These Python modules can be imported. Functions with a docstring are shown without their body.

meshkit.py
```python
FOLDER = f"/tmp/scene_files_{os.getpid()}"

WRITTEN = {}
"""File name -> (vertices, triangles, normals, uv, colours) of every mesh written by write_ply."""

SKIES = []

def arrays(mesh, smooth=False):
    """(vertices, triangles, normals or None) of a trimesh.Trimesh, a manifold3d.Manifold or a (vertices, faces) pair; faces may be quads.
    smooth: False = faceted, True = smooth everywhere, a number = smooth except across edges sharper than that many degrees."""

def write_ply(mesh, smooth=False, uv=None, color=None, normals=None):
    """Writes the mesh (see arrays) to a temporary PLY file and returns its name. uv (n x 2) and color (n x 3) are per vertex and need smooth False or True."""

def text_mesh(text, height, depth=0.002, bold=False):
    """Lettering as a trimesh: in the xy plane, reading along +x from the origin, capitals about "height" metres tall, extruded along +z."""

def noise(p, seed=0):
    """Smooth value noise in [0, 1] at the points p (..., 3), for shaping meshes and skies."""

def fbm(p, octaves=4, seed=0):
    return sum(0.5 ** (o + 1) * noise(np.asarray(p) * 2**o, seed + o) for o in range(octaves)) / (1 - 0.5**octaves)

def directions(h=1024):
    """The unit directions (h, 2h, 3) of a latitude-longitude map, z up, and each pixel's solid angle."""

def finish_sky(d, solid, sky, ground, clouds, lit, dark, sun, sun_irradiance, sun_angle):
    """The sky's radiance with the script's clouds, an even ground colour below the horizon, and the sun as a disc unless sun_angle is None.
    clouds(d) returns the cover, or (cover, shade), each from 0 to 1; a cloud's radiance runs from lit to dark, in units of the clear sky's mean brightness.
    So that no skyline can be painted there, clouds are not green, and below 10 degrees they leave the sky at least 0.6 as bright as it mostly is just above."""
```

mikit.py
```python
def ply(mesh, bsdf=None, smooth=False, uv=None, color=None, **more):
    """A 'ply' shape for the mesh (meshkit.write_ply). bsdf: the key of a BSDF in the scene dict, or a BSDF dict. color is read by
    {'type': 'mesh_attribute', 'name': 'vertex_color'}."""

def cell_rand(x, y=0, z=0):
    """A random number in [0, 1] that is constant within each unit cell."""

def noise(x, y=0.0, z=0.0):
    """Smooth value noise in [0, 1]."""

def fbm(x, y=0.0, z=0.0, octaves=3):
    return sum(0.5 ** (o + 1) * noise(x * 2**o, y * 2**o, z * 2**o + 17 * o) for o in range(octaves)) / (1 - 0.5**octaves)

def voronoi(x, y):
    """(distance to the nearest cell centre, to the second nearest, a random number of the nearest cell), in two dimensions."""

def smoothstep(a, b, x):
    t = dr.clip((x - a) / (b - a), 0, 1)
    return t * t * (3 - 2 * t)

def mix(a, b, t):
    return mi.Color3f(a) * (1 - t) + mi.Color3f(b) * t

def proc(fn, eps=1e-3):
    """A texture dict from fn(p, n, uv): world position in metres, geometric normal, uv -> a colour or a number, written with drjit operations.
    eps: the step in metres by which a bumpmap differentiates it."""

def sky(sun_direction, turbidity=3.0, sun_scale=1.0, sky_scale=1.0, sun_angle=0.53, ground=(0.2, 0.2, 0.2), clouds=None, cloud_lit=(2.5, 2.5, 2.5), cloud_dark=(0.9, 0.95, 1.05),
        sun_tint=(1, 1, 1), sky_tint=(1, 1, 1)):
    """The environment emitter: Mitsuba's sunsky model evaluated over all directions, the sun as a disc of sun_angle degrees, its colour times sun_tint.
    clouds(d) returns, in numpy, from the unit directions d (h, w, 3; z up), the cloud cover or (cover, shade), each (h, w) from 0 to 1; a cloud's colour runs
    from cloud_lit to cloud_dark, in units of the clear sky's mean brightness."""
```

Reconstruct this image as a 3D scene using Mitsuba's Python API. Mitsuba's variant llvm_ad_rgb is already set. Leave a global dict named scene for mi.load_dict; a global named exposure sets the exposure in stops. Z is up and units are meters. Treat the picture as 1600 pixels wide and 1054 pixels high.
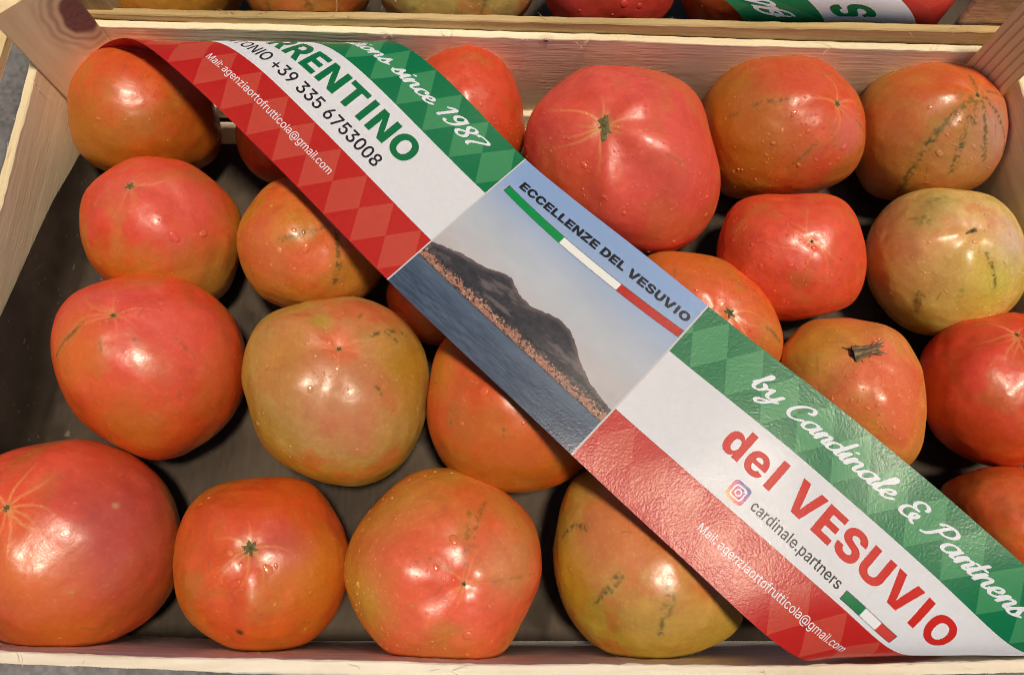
import math, glob, random
import numpy as np, trimesh, drjit as dr, mitsuba as mi
import mikit, meshkit
from mikit import noise, fbm, smoothstep, mix, cell_rand
from scipy.interpolate import RectBivariateSpline, CubicSpline, PchipInterpolator
from shapely.geometry import Polygon, LineString, box
from shapely.ops import unary_union
from shapely import affinity
T = mi.ScalarTransform4f
scene, labels = {}, {}
rng = np.random.default_rng(7)

# ------------------------------------------------------------------ camera, sky, exposure
F, TILT, ZC = 1200.0, math.radians(16.4), 0.45          # focal length in photo pixels (1600 wide), tilt from straight down, height over the floor
CAM = np.array([0, 0, ZC])
FW = np.array([0, math.sin(TILT), -math.cos(TILT)]); RT = np.array([1.0, 0, 0]); UP = np.array([0, math.cos(TILT), math.sin(TILT)])
scene['camera'] = {'type': 'perspective', 'fov': 2 * math.degrees(math.atan(800 / F)), 'fov_axis': 'x', 'near_clip': 0.01, 'far_clip': 50.0,
                   'to_world': T().look_at(origin=CAM.tolist(), target=(CAM + FW).tolist(), up=UP.tolist())}
SUN = (0.16, -0.05, 1.0)
scene['sky_light'] = mikit.sky(SUN, turbidity=3, sun_scale=1.0, sky_scale=0.75, sun_angle=7.0, ground=(0.12, 0.11, 0.10), sun_tint=(1.0, 0.995, 0.98))
exposure = 1.18


def ray(px, py):
    return FW + RT * (px - 800) / F - UP * (py - 527) / F


def at(px, py, z):
    """The place at height z that was read off the photograph at (px, py)."""
    d = ray(px, py)
    return CAM + d * ((z - ZC) / d[2])


def put(key, mesh, bsdf, smooth=False, label=None, cat=None, group=None, kind=None, **kw):
    k, n = key, 0
    while k in scene:
        n += 1
        k = f'{key}_{n:03d}'
    scene[k] = mikit.ply(mesh, bsdf, smooth=smooth, **kw)
    tag(k, label, cat, group, kind)
    return k


def tag(k, label=None, cat=None, group=None, kind=None):
    d = {a: b for a, b in (('label', label), ('category', cat), ('group', group), ('kind', kind)) if b}
    if d:
        labels[k] = d


# ------------------------------------------------------------------ materials
def rgb(*c):
    return {'type': 'rgb', 'value': list(c)}


def wood_fn(axis, light, dark, stretch=5.0, fine=170.0, rings=0.0, knot=None):
    ax = {'x': (0, 1, 2), 'y': (1, 0, 2), 'z': (2, 0, 1)}[axis]

    def fn(p, n, uv):
        q = [p[ax[0]], p[ax[1]], p[ax[2]]]
        w = 0.012 * (noise(q[0] * 12, q[1] * 20, q[2] * 20) - 0.5)
        g = fbm(q[0] * stretch * 2, (q[1] + w) * fine, (q[2] + w) * fine, 4)
        h = noise(q[0] * stretch * 8, q[1] * fine * 5, q[2] * fine * 5)
        t = smoothstep(0.25, 0.75, g) * 0.75 + h * 0.35
        b = fbm(p.x * 14 + 3, p.y * 14, p.z * 14, 3)
        c = mix(light, dark, dr.clip(t * 0.85 + (b - 0.5) * 0.7, 0, 1))
        if rings:
            s = (q[1] - q[2] + w * 0.8) * rings
            band = s - dr.floor(s)
            line = smoothstep(0.55, 0.95, band) * (1 - smoothstep(0.95, 1.0, band))
            c = mix(c, mi.Color3f(*dark) * mi.Color3f(0.62, 0.48, 0.40), line * 0.85)
        if knot is not None:
            kp, kr = knot
            d = dr.sqrt(dr.square(p.x - kp[0]) + dr.square(p.y - kp[1]) + dr.square(0.75 * (p.z - kp[2]))) + 0.003 * (noise(p.x * 150, p.y * 150, p.z * 150) - 0.5)
            rr = 0.5 + 0.5 * dr.sin(d * 1500)
            halo = (1 - smoothstep(kr * 0.9, kr * 2.6, d))
            c = mix(c, mi.Color3f(0.27, 0.13, 0.08), halo * (0.25 + 0.45 * rr))
            core = 1 - smoothstep(kr * 0.82, kr * 1.02, d)
            c = mix(c, mix((0.13, 0.055, 0.05), (0.22, 0.10, 0.085), noise(p.x * 400, p.y * 400, p.z * 1500)), core * 0.95)
        return c
    return fn


def wood(key, axis, light, dark, bump=0.00035, **kw):
    fn = wood_fn(axis, light, dark, **kw)
    ax = {'x': (0, 1, 2), 'y': (1, 0, 2), 'z': (2, 0, 1)}[axis]

    def hgt(p, n, uv):
        return fbm(p[ax[0]] * 40, p[ax[1]] * 900, p[ax[2]] * 900, 3)
    scene[key] = {'type': 'twosided', 'bsdf': {'type': 'bumpmap', 'arbitrary': mikit.proc(hgt, eps=2e-4), 'scale': bump,
                  'bsdf': {'type': 'principled', 'base_color': mikit.proc(fn), 'roughness': 0.7, 'specular': 0.25}}}


_a, _b, _d = at(56, 115, .072), at(161, 48, .072), ray(124, 22)
_n = np.array([-(_b - _a)[1], (_b - _a)[0], 0])
KNOT = CAM + _d * (((_a - CAM) @ _n) / (_d @ _n))
_kw = at(853, 68, .070)
wood('wood_rear', 'x', (0.90, 0.84, 0.61), (0.74, 0.64, 0.41), knot=(_kw, 0.0022))
wood('wood_side', 'y', (0.83, 0.73, 0.49), (0.66, 0.54, 0.32), stretch=3, bump=.00014)
wood('wood_tan', 'x', (0.66, 0.50, 0.24), (0.36, 0.24, 0.09), stretch=4)
wood('wood_front', 'x', (0.84, 0.77, 0.62), (0.66, 0.56, 0.42))
wood('wood_post_knot', 'z', (0.86, 0.70, 0.43), (0.71, 0.53, 0.29), fine=90, knot=(KNOT, 0.0105))
wood('wood_post_ringed', 'z', (0.92, 0.78, 0.42), (0.85, 0.65, 0.30), fine=60, rings=150)
wood('wood_rough', 'x', (0.74, 0.52, 0.31), (0.40, 0.24, 0.12), bump=0.0012, stretch=60, fine=300)
wood('wood_rail', 'y', (0.78, 0.63, 0.36), (0.56, 0.41, 0.2))
wood('wood_olive', 'z', (0.60, 0.47, 0.24), (0.28, 0.2, 0.09), fine=120)


def liner_fn(p, n, uv):
    a = fbm(p.x * 28, p.y * 28, p.z * 28, 4)
    f = noise(p.x * 500, p.y * 140, 3.0)
    c = mix((0.036, 0.027, 0.020), (0.088, 0.068, 0.051), dr.clip(smoothstep(0.3, 0.75, a) * 0.8 + f * 0.25, 0, 1))
    c = mix(c, (0.20, 0.16, 0.12), smoothstep(0.86, 0.95, noise(p.x * 420, p.y * 420, p.z * 420)) * 0.6)
    return mix(c, (0.022, 0.016, 0.012), smoothstep(0.62, 0.78, fbm(p.x * 55 + 9, p.y * 40, 1.0, 3)) * 0.6)


scene['liner_paper'] = {'type': 'twosided', 'bsdf': {'type': 'principled', 'base_color': mikit.proc(liner_fn), 'roughness': 0.75, 'specular': 0.15}}


def ground_fn(p, n, uv):
    a = fbm(p.x * 30, p.y * 30, 0.0, 4)
    s = noise(p.x * 400, p.y * 400, 1.0)
    return mix((0.06, 0.06, 0.062), (0.24, 0.235, 0.235), dr.clip(a * 0.9 + (s - 0.5) * 0.4, 0, 1))


scene['concrete'] = {'type': 'principled', 'base_color': mikit.proc(ground_fn), 'roughness': 0.8}


def skin_bump(p, n, uv):
    return fbm(p.x * 260, p.y * 260, p.z * 260, 2) * 0.7 + noise(p.x * 1500, p.y * 1500, p.z * 1500) * 0.12


VC = {'type': 'mesh_attribute', 'name': 'vertex_color'}
scene['tomato_skin'] = {'type': 'bumpmap', 'arbitrary': mikit.proc(skin_bump, eps=2e-4), 'scale': 0.00026,
                        'bsdf': {'type': 'principled', 'base_color': VC, 'roughness': 0.38, 'specular': 0.5, 'clearcoat': 0.42, 'clearcoat_gloss': 0.8}}
scene['water'] = {'type': 'twosided', 'bsdf': {'type': 'principled', 'base_color': VC, 'roughness': 0.13, 'specular': 0.9, 'clearcoat': 1.0, 'clearcoat_gloss': 0.95}}
scene['dry_stem'] = {'type': 'twosided', 'bsdf': {'type': 'principled', 'base_color': VC, 'roughness': 0.75, 'specular': 0.3}}


# ------------------------------------------------------------------ timber crate
def orient(mesh):
    mesh.merge_vertices()
    mesh.fix_normals()
    return mesh


def board(key, inner, outward, z0, z1, thick, bsdf, seed=0, label=None, rough=0.0004, n=90, z1b=None, smooth=40):
    """A sawn board standing on edge: inner = polyline in plan of its inside face, outward = side that its thickness goes to, z1 .. z1b = top heights."""
    P = np.array(inner, float)[:, :2]
    t = np.r_[0, np.cumsum(np.linalg.norm(np.diff(P, axis=0), axis=1))]
    s = np.linspace(0, t[-1], n)
    xy = PchipInterpolator(t, P)(s) if len(P) > 2 else np.array([np.interp(s, t, P[:, k]) for k in (0, 1)]).T
    d = np.gradient(xy, axis=0); d /= np.linalg.norm(d, axis=1, keepdims=True)
    nn = np.c_[-d[:, 1], d[:, 0]]
    if (nn[0] @ np.array(outward)) < 0:
        nn = -nn
    top = np.linspace(z1, z1 if z1b is None else z1b, n)
    e = 0.0006
    prof = [(0, z0 + e, 0), (0, None, -e), (e, None, 0), (thick - e, None, 0), (thick, None, -e), (thick, z0 + e, 0), (thick - e, z0, 0), (e, z0, 0)]
    rows = []
    for j, (o, z, dz) in enumerate(prof):
        zz = (top + dz) if z is None else np.full(n, z)
        jit = (meshkit.fbm(np.c_[s * 260, np.full(n, j * 3.1), np.full(n, seed * 7.7)], 3) - 0.5) * rough * 2.4
        slow = (meshkit.noise(np.c_[s * 18, np.full(n, j // 4), np.full(n, seed * 3.3)]) - 0.5) * 0.0016
        q = xy + nn * (o + jit + (slow if 1 <= j <= 4 else slow * 0.4))[:, None]
        rows.append(np.c_[q, zz + (jit if z is None else 0)])
    V = np.stack(rows, 1).reshape(-1, 3)
    m = len(prof); Fc = []
    for i in range(n - 1):
        for j in range(m):
            a, b = i * m + j, i * m + (j + 1) % m
            Fc += [(a, b, b + m), (a, b + m, a + m)]
    for base, sgn in ((0, 1), ((n - 1) * m, -1)):
        for j in range(1, m - 1):
            Fc.append((base, base + j, base + j + 1)[::sgn])
    return put(key, orient(trimesh.Trimesh(V, np.array(Fc), process=False)), bsdf, smooth=smooth, label=label)


def prism(key, poly, z0, z1, bsdf, label=None, cat=None, bevel=0.0008, group=None):
    pg = Polygon(poly).buffer(-bevel * 2, join_style=2).buffer(bevel * 2, quad_segs=3)
    m0 = trimesh.creation.extrude_polygon(pg, z1 - z0, engine='earcut'); m0.apply_translation([0, 0, z0])
    return put(key, m0, bsdf, smooth=35, label=label, cat=cat, group=group)


RIM, FLOOR = 0.072, -0.012
tag('crate', 'pale wooden crate in the foreground that holds most of the tomatoes', 'crate')
rl, rr = at(188, 42, RIM), at(1480, 82, RIM)
rdir = (rr - rl) / np.linalg.norm(rr - rl)
ldir = at(0, 320, RIM) - at(56, 115, RIM); ldir /= np.linalg.norm(ldir)
left_top = at(56, 115, RIM)
lx = lambda y: left_top[0] + ldir[0] / ldir[1] * (y - left_top[1])
ry = lambda x: rl[1] + rdir[1] / rdir[0] * (x - rl[0])
RX = 0.287
board('crate__rear_plank', [(lx(.3), ry(lx(.3))), (-.1, ry(-.1) + .0006), (.1, ry(.1) + .0005), (RX + .005, ry(RX))], (0, 1), FLOOR + .0095, RIM, .0048, 'wood_rear', 1)
board('crate__rear_bottom_rail', [(lx(.3) + .004, ry(-.27) - .004), (RX - .002, ry(RX) - .004)], (0, 1), FLOOR - .004, FLOOR + .0105, .0085, 'wood_front', 2)
fpx = [(-340, 1003), (0, 1014), (400, 1030), (750, 1036.5), (1100, 1039), (1350, 1035), (1600, 1028), (1850, 1018)]
board('crate__front_plank', [at(x, y, RIM) for x, y in fpx], (0, -1), FLOOR, RIM, .0058, 'wood_front', 3, n=160)
board('crate__left_plank', [(lx(.292), .292), (lx(.12), .12), (lx(-.04), -.04)], (-1, 0), FLOOR, RIM, .0052, 'wood_side', 4)
board('crate__right_plank', [(RX, .285), (RX + .026, -.04)], (1, 0), FLOOR, RIM, .0052, 'wood_side', 5)
A, B, Cc = left_top, at(161, 48, RIM), at(186, 44, RIM)
prism('crate__corner_post', [A[:2] + [.0004, 0], B[:2], Cc[:2] - [0, .0006], [lx(.29) + .0006, ry(-.27) - .0008]], FLOOR, .1155, 'wood_post_knot', 'knotty pinkish corner post')
A2, B2 = at(1614, 153, RIM), at(1513, 83.5, RIM)
prism('crate__corner_post', [[RX - .0006, A2[1]], A2[:2] - [.001, 0], B2[:2] - [0, .0008], [RX - .0006, ry(RX) - .0008]], FLOOR, .135, 'wood_post_ringed', 'corner post with close brown grain lines')
flo = trimesh.creation.box(extents=[.598, .338, .004]); flo.apply_translation([.014, .123, FLOOR - .0065])
put('crate__floor_panel', flo, 'wood_front')

# the crate behind
tag('crate_001', 'second wooden crate behind the first, of which only the tan front edge shows', 'crate')
oy = .0056
board('crate_001__front_plank', [(x, ry(x) + oy + .0012 * (x + .23)) for x in (-.30, -.1, .1, .345)], (0, 1), FLOOR, .0752, .0045, 'wood_tan', 6, z1b=.0838)
b0 = at(1494, 37, .084)
prism('crate_001__corner_post', [b0[:2] + [0, .002], b0[:2] + [.055, .001], b0[:2] + [.055, .034], b0[:2] + [.03, .034]], FLOOR, .135, 'wood_rough', 'rough sawn corner post')
b1 = at(178, 23, .0755)
prism('crate_001__corner_post', [b1[:2] + [-.045, .0035], b1[:2] + [0, .0025], b1[:2] + [-.001, .012], b1[:2] + [-.045, .05]], FLOOR, .128, 'wood_olive')
flo = trimesh.creation.box(extents=[.64, .34, .004]); flo.apply_translation([.02, ry(0) + oy + .18, FLOOR - .0065])
put('crate_001__floor_panel', flo, 'wood_front')

# splinters and loose fibres on the sawn edges of both crates
def splinters(key, spots, bsdf, seed):
    r = np.random.default_rng(seed); ms = []
    for x, y, z, dx, dy in spots:
        for _ in range(int(r.integers(1, 4))):
            L_ = r.uniform(.002, .007); n_ = 7; f_ = np.linspace(0, 1, n_)
            dv = np.array([dx, dy, 0]) * r.choice([-1, 1]) + r.normal(size=3) * .35; dv[2] = abs(dv[2]) * .8 + .15; dv /= np.linalg.norm(dv)
            bd = r.normal(size=3) * .5
            p_ = np.array([x, y, z - .0004]) + r.normal(size=3) * [.002, .0006, 0] + (dv * f_[:, None] + bd * (f_ ** 2)[:, None]) * L_
            from_ = trimesh.util.concatenate([trimesh.creation.cylinder(radius=.00016 * (1.1 - .7 * f_[k]), segment=[p_[k], p_[k + 1]], sections=5) for k in range(n_ - 1)])
            ms.append(from_)
    put(key, trimesh.util.concatenate(ms), bsdf, kind='stuff')


rs = np.random.default_rng(5)
splinters('crate__splinters', [(*at(x, y, RIM)[:2], RIM, 1, 0) for x, y in [(820, 61), (850, 63), (905, 66), (610, 55), (1450, 79), (1120, 71), (1300, 75), (700, 58)]] + [(*at(x, y, RIM)[:2], RIM, 1, 0) for x, y in [(30, 1020), (130, 1036), (560, 1044), (700, 1046), (880, 1046), (1190, 1046), (1420, 1040), (1500, 1036)]] + [(*at(x, y, RIM)[:2], RIM, 0, 1) for x, y in [(45, 130), (30, 190), (12, 250)]], 'wood_front', 3)
splinters('crate_001__splinters', [(x, ry(x) + oy + .002, .0790 + .0086 * (x - .02), 1, 0) for x in (-.16, -.145, -.10, .02, .09, .22, .245, .25)], 'wood_tan', 4)

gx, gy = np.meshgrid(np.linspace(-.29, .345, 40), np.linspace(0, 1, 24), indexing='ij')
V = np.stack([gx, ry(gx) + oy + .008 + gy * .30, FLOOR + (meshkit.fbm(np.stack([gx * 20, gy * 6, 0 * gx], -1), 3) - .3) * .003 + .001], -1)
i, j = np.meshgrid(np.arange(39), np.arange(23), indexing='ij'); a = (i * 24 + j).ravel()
ADDED_LINER_REAR = (V.reshape(-1, 3), np.vstack([np.c_[a, a + 24, a + 25], np.c_[a, a + 25, a + 1]]))  # dark sheet added over the pale rear floor so the gaps look shaded

# a slat of the next crate to the left, resting on the corner post
q0, q1 = at(0, 129, .0868), at(41, 0, .0868)
qd = (q1 - q0)[:2] / np.linalg.norm((q1 - q0)[:2]); qn = np.array([-qd[1], qd[0]])
e0, e1 = q0[:2] - qd * .22, q1[:2] + qd * .12
m = trimesh.creation.box(extents=[np.linalg.norm(e1 - e0), .05, .0052])
m = m.subdivide_to_size(.012)
m.vertices[:, 2] += (meshkit.noise(m.vertices * 60) - .5) * .0005
Rm = np.eye(4); Rm[:2, 0] = qd; Rm[:2, 1] = qn; Rm[:2, 3] = (e0 + e1) / 2 + qn * .025; Rm[2, 3] = .0868 + .0026
m.apply_transform(Rm)
tag('crate_002', 'third wooden crate, of which only a yellowish rail shows at the top left corner', 'crate')
put('crate_002__top_rail', m, 'wood_rail', smooth=30)
for e_ in (e0 + qd * .012, e1 - qd * .012):
    prism('crate_002__corner_post', [e_ - qd * .011 + qn * .02, e_ + qd * .011 + qn * .02, e_ + qd * .011 + qn * .048, e_ - qd * .011 + qn * .048], FLOOR - .009, .0866, 'wood_olive')
board('crate_001__side_plank', [(-.302, ry(-.3) + oy + .006), (-.302, ry(-.3) + oy + .33)], (-1, 0), FLOOR, .075, .005, 'wood_side', 11)
board('crate_001__side_plank', [(.344, ry(.34) + oy + .008), (.344, ry(.34) + oy + .33)], (1, 0), FLOOR, .082, .005, 'wood_side', 12)

# floor liner of grey-brown paper, curling up along the left plank
nx, ny = 150, 90
lyy = np.linspace(-.0415, .272, ny)
cu = np.linspace(0, 1, nx)
V = np.zeros((nx, ny, 3))
for j, y in enumerate(lyy):
    climb = np.interp(y, [-.04, .05, .106, .1686, .21, .235, .26], [.078, .075, .069, .055, .045, .036, .028])
    x0 = lx(y) + .0018
    L = climb + (RX + .026 * (.285 - y) / .325 - .003 - x0)
    s = cu * L
    R = .012
    hor = np.where(s < climb, 0, s - climb)
    zz = FLOOR + np.maximum(climb - s, 0)
    sm = np.exp(-((s - climb) / .012) ** 2) * .0045 * min(1, climb / .02)
    V[:, j] = np.c_[x0 + hor + sm, np.full(nx, y), zz + sm]
V[..., 2] += (meshkit.fbm(V * 22, 3) - .3) * .0022 * (V[..., 2] < FLOOR + .02) + .0004
V[..., 0] += (meshkit.noise(V * 40) - .2) * .0007 * (V[..., 2] > FLOOR + .004)
i, j = np.meshgrid(np.arange(nx - 1), np.arange(ny - 1), indexing='ij'); a = (i * ny + j).ravel()
put('paper_liner', trimesh.Trimesh(V.reshape(-1, 3), np.vstack([np.c_[a, a + ny, a + ny + 1], np.c_[a, a + ny + 1, a + 1]]), process=False), 'liner_paper', smooth=True,
    label='dark grey-brown paper liner under the tomatoes on the crate floor', cat='paper liner')

put('paper_liner', trimesh.Trimesh(*ADDED_LINER_REAR, process=False), 'liner_paper', smooth=True, label='dark paper liner added over the rear crate floor to darken the gaps between tomatoes', cat='paper liner')
g = trimesh.Trimesh([[-3, -3, 0], [3, -3, 0], [3, 3, 0], [-3, 3, 0]], [[0, 1, 2], [0, 2, 3]]); g.apply_translation([0, 0, FLOOR - .0095])
put('ground', g, 'concrete', kind='structure')

# ------------------------------------------------------------------ tomatoes
RED, PINK, ORG, AMB = (.62, .085, .028), (.64, .105, .078), (.55, .17, .04), (.42, .135, .018)
OLV, GRN, PALE, BRN = (.44, .27, .085), (.36, .33, .085), (.66, .44, .22), (.36, .14, .05)
DKG = (.085, .085, .022)
ICO = {k: trimesh.creation.icosphere(subdivisions=k) for k in (5, 6)}
tomatoes = []


def tomato(label, outline, stem, near, main, low, seed, blobs=(), streaks=(), wet=0, drops=(), scar=1.0, lobes=(5, .02), dim=1.0, group=None, res=6, h=.043, zbase=-.0105, rays=.5, stub=False, mist=None, slit=None):
    """One fruit from its outline, stem end and colours as read off the photograph; its body is a closed, lobed solid that rests on the crate floor."""
    key = 'tomato' if not tomatoes else f'tomato_{len(tomatoes):03d}'
    r = np.random.default_rng(100 + seed)
    pg = Polygon(outline); cx, cy = pg.centroid.x, pg.centroid.y
    zc = .034

    def frame(zc):
        c = at(cx, cy, zc); w = CAM - c; D = np.linalg.norm(w); w /= D
        u = np.cross([0, 1, 0], w); u /= np.linalg.norm(u); v = np.cross(w, u)
        return c, u, v, w, D

    def plane(px, py, fr):
        c, u, v, w, D = fr
        d = ray(px, py); t = ((c - CAM) @ w) / (d @ w); q = CAM + d * t - c
        return np.array([q @ u, q @ v])
    V0 = ICO[res].vertices
    for it in range(5):
        fr = frame(zc); c, u, v, w, D = fr
        Q = np.array([plane(x, y, fr) for x, y in outline]); rad = np.hypot(*Q.T); rad = rad / np.sqrt(1 + (rad / D) ** 2) * .995
        th = np.arctan2(Q[:, 1], Q[:, 0]); o = np.argsort(th); th, rad = th[o], rad[o]
        cs = CubicSpline(np.r_[th, th[0] + 2 * np.pi], np.r_[rad, rad[0]], bc_type='periodic')
        tt = np.linspace(-np.pi, np.pi, 360, endpoint=False); rs = cs(tt)
        # second-order part only, for the middle of the fruit
        a0, a2, b2 = rs.mean(), 2 * (rs * np.cos(2 * tt)).mean(), 2 * (rs * np.sin(2 * tt)).mean()

        def R(t, sp):
            lo = a0 + a2 * np.cos(2 * t) + b2 * np.sin(2 * t)
            return lo + (cs(t) - lo) * sp ** 2

        def base(d):
            t = np.arctan2(d[:, 1], d[:, 0]); sp = np.sqrt(np.clip(1 - d[:, 2] ** 2, 0, 1))
            k = R(t, sp)
            return np.c_[k * d[:, 0], k * d[:, 1], h * 1.03 * d[:, 2]]
        Pw = base(V0) @ np.array([u, v, w])
        zc = zc + (zbase - (Pw[:, 2].min() + c[2])) * .9
    fr = frame(zc); c, u, v, w, D = fr

    def local(px, py):
        q = plane(px, py, fr); t = np.arctan2(q[1], q[0]); rho = np.hypot(*q)
        s = .5
        for _ in range(8):
            s = np.clip(rho / R(t, s), 0, .995)
        # the near side stands towards the camera, so it is seen a little larger
        s = s * (1 - .08 * math.sqrt(max(0, 1 - s * s)))
        return np.array([np.cos(t) * s, np.sin(t) * s, math.sqrt(1 - s * s)])
    sd = local(*stem)
    e1 = np.cross(sd, [0, 0, 1.0]); e1 = e1 / np.linalg.norm(e1) if np.linalg.norm(e1) > .05 else np.cross(sd, [0, 1.0, 0]); e1 /= np.linalg.norm(e1); e2 = np.cross(sd, e1)
    nl, amp = lobes; ph = r.uniform(0, 6.28); off = r.uniform(0, 50, 3)

    def polar(d):
        ang = np.arccos(np.clip(d @ sd, -1, 1)); phi = np.arctan2(d @ e2, d @ e1)
        return ang, phi

    def surf(d):
        ang, phi = polar(d)
        wob = (meshkit.noise(d * 1.3 + off) - .5) * 2.2
        cir = np.c_[np.cos(phi), np.sin(phi), ang * .5] * (nl * .30) + off
        lob = .55 * np.cos(nl * phi + ph + wob) + (meshkit.noise(cir) - .5) * 3.2
        f = 1 + 1.45 * amp * lob * np.clip(ang / .6, 0, 1) ** 1.5 * np.exp(-(ang / 1.55) ** 2)
        f = f - dim * (.026 * np.exp(-(ang / .11) ** 2) + .036 * np.exp(-(ang / .40) ** 2))
        f = f + (meshkit.fbm(d * 1.9 + off, 3) - .5) * .075 * (.35 + .65 * np.abs(d[:, 2])) + (meshkit.noise(d * 4.5 + off) - .5) * .014 + (meshkit.noise(d * 11 + off) - .5) * .0022
        return c + (base(d) * f[:, None]) @ np.array([u, v, w])
    P = surf(V0)
    # skin colour
    ang, phi = polar(V0)
    n1 = meshkit.fbm(V0 * 1.6 + off, 4, 1); n2 = meshkit.fbm(V0 * 7 + off, 4, 2); n3 = meshkit.noise(V0 * 60 + off, 3)
    near, main, low = map(np.array, (near, main, low))
    tt = np.clip((ang + (n1 - .5) * 1.5) / .95, 0, 1)[:, None]
    col = near * (1 - tt) + main * tt
    tl = np.clip((ang + (n1 - .5) * 2.0 - .85) / .75, 0, 1)[:, None]
    col = col * (1 - tl) + low * tl
    col = col * (1 + (n2 - .5)[:, None] * np.array([.30, .55, .5]))
    n5 = meshkit.fbm(V0 * 2.6 + off + 9, 4, 8)
    k = (np.clip((n5 - .52) / .14, 0, 1) * .55 * np.clip(ang / .5, 0, 1))[:, None]
    col = col * (1 - k) + (low * .6 + np.array([.40, .25, .06]) * .4) * k
    k = (np.clip((.44 - n5) / .12, 0, 1) * .40)[:, None]
    col = col * (1 - k) + np.array([.55, .075, .028]) * k
    for bx, by, br, bc, bs in blobs:
        d0 = local(bx, by); rr = br / F * D / a0
        k = np.arccos(np.clip(V0 @ d0, -1, 1)) / rr + (n1 - .5) * .9 + (n2 - .5) * .5
        k = (np.clip(1.25 - k, 0, 1) * bs)[:, None]
        k = k * k * (3 - 2 * k) if bs >= .99 else k
        col = col * (1 - k) + np.array(bc) * k
    # fine pale rays round the stem end
    if rays:
        m_ = 0
        for q in range(11):
            p0 = r.uniform(0, 6.28); ln = r.uniform(.2, .75); dphi = np.angle(np.exp(1j * (phi - p0 - .25 * np.sin(ang * 5 + q))))
            m_ = np.maximum(m_, np.exp(-(dphi * np.sin(ang) / .011) ** 2) * np.clip(1 - ang / ln, 0, 1) * np.clip(ang / .05, 0, 1))
        col = col + (np.array([.72, .36, .14]) - col) * (m_ * rays)[:, None]
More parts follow.
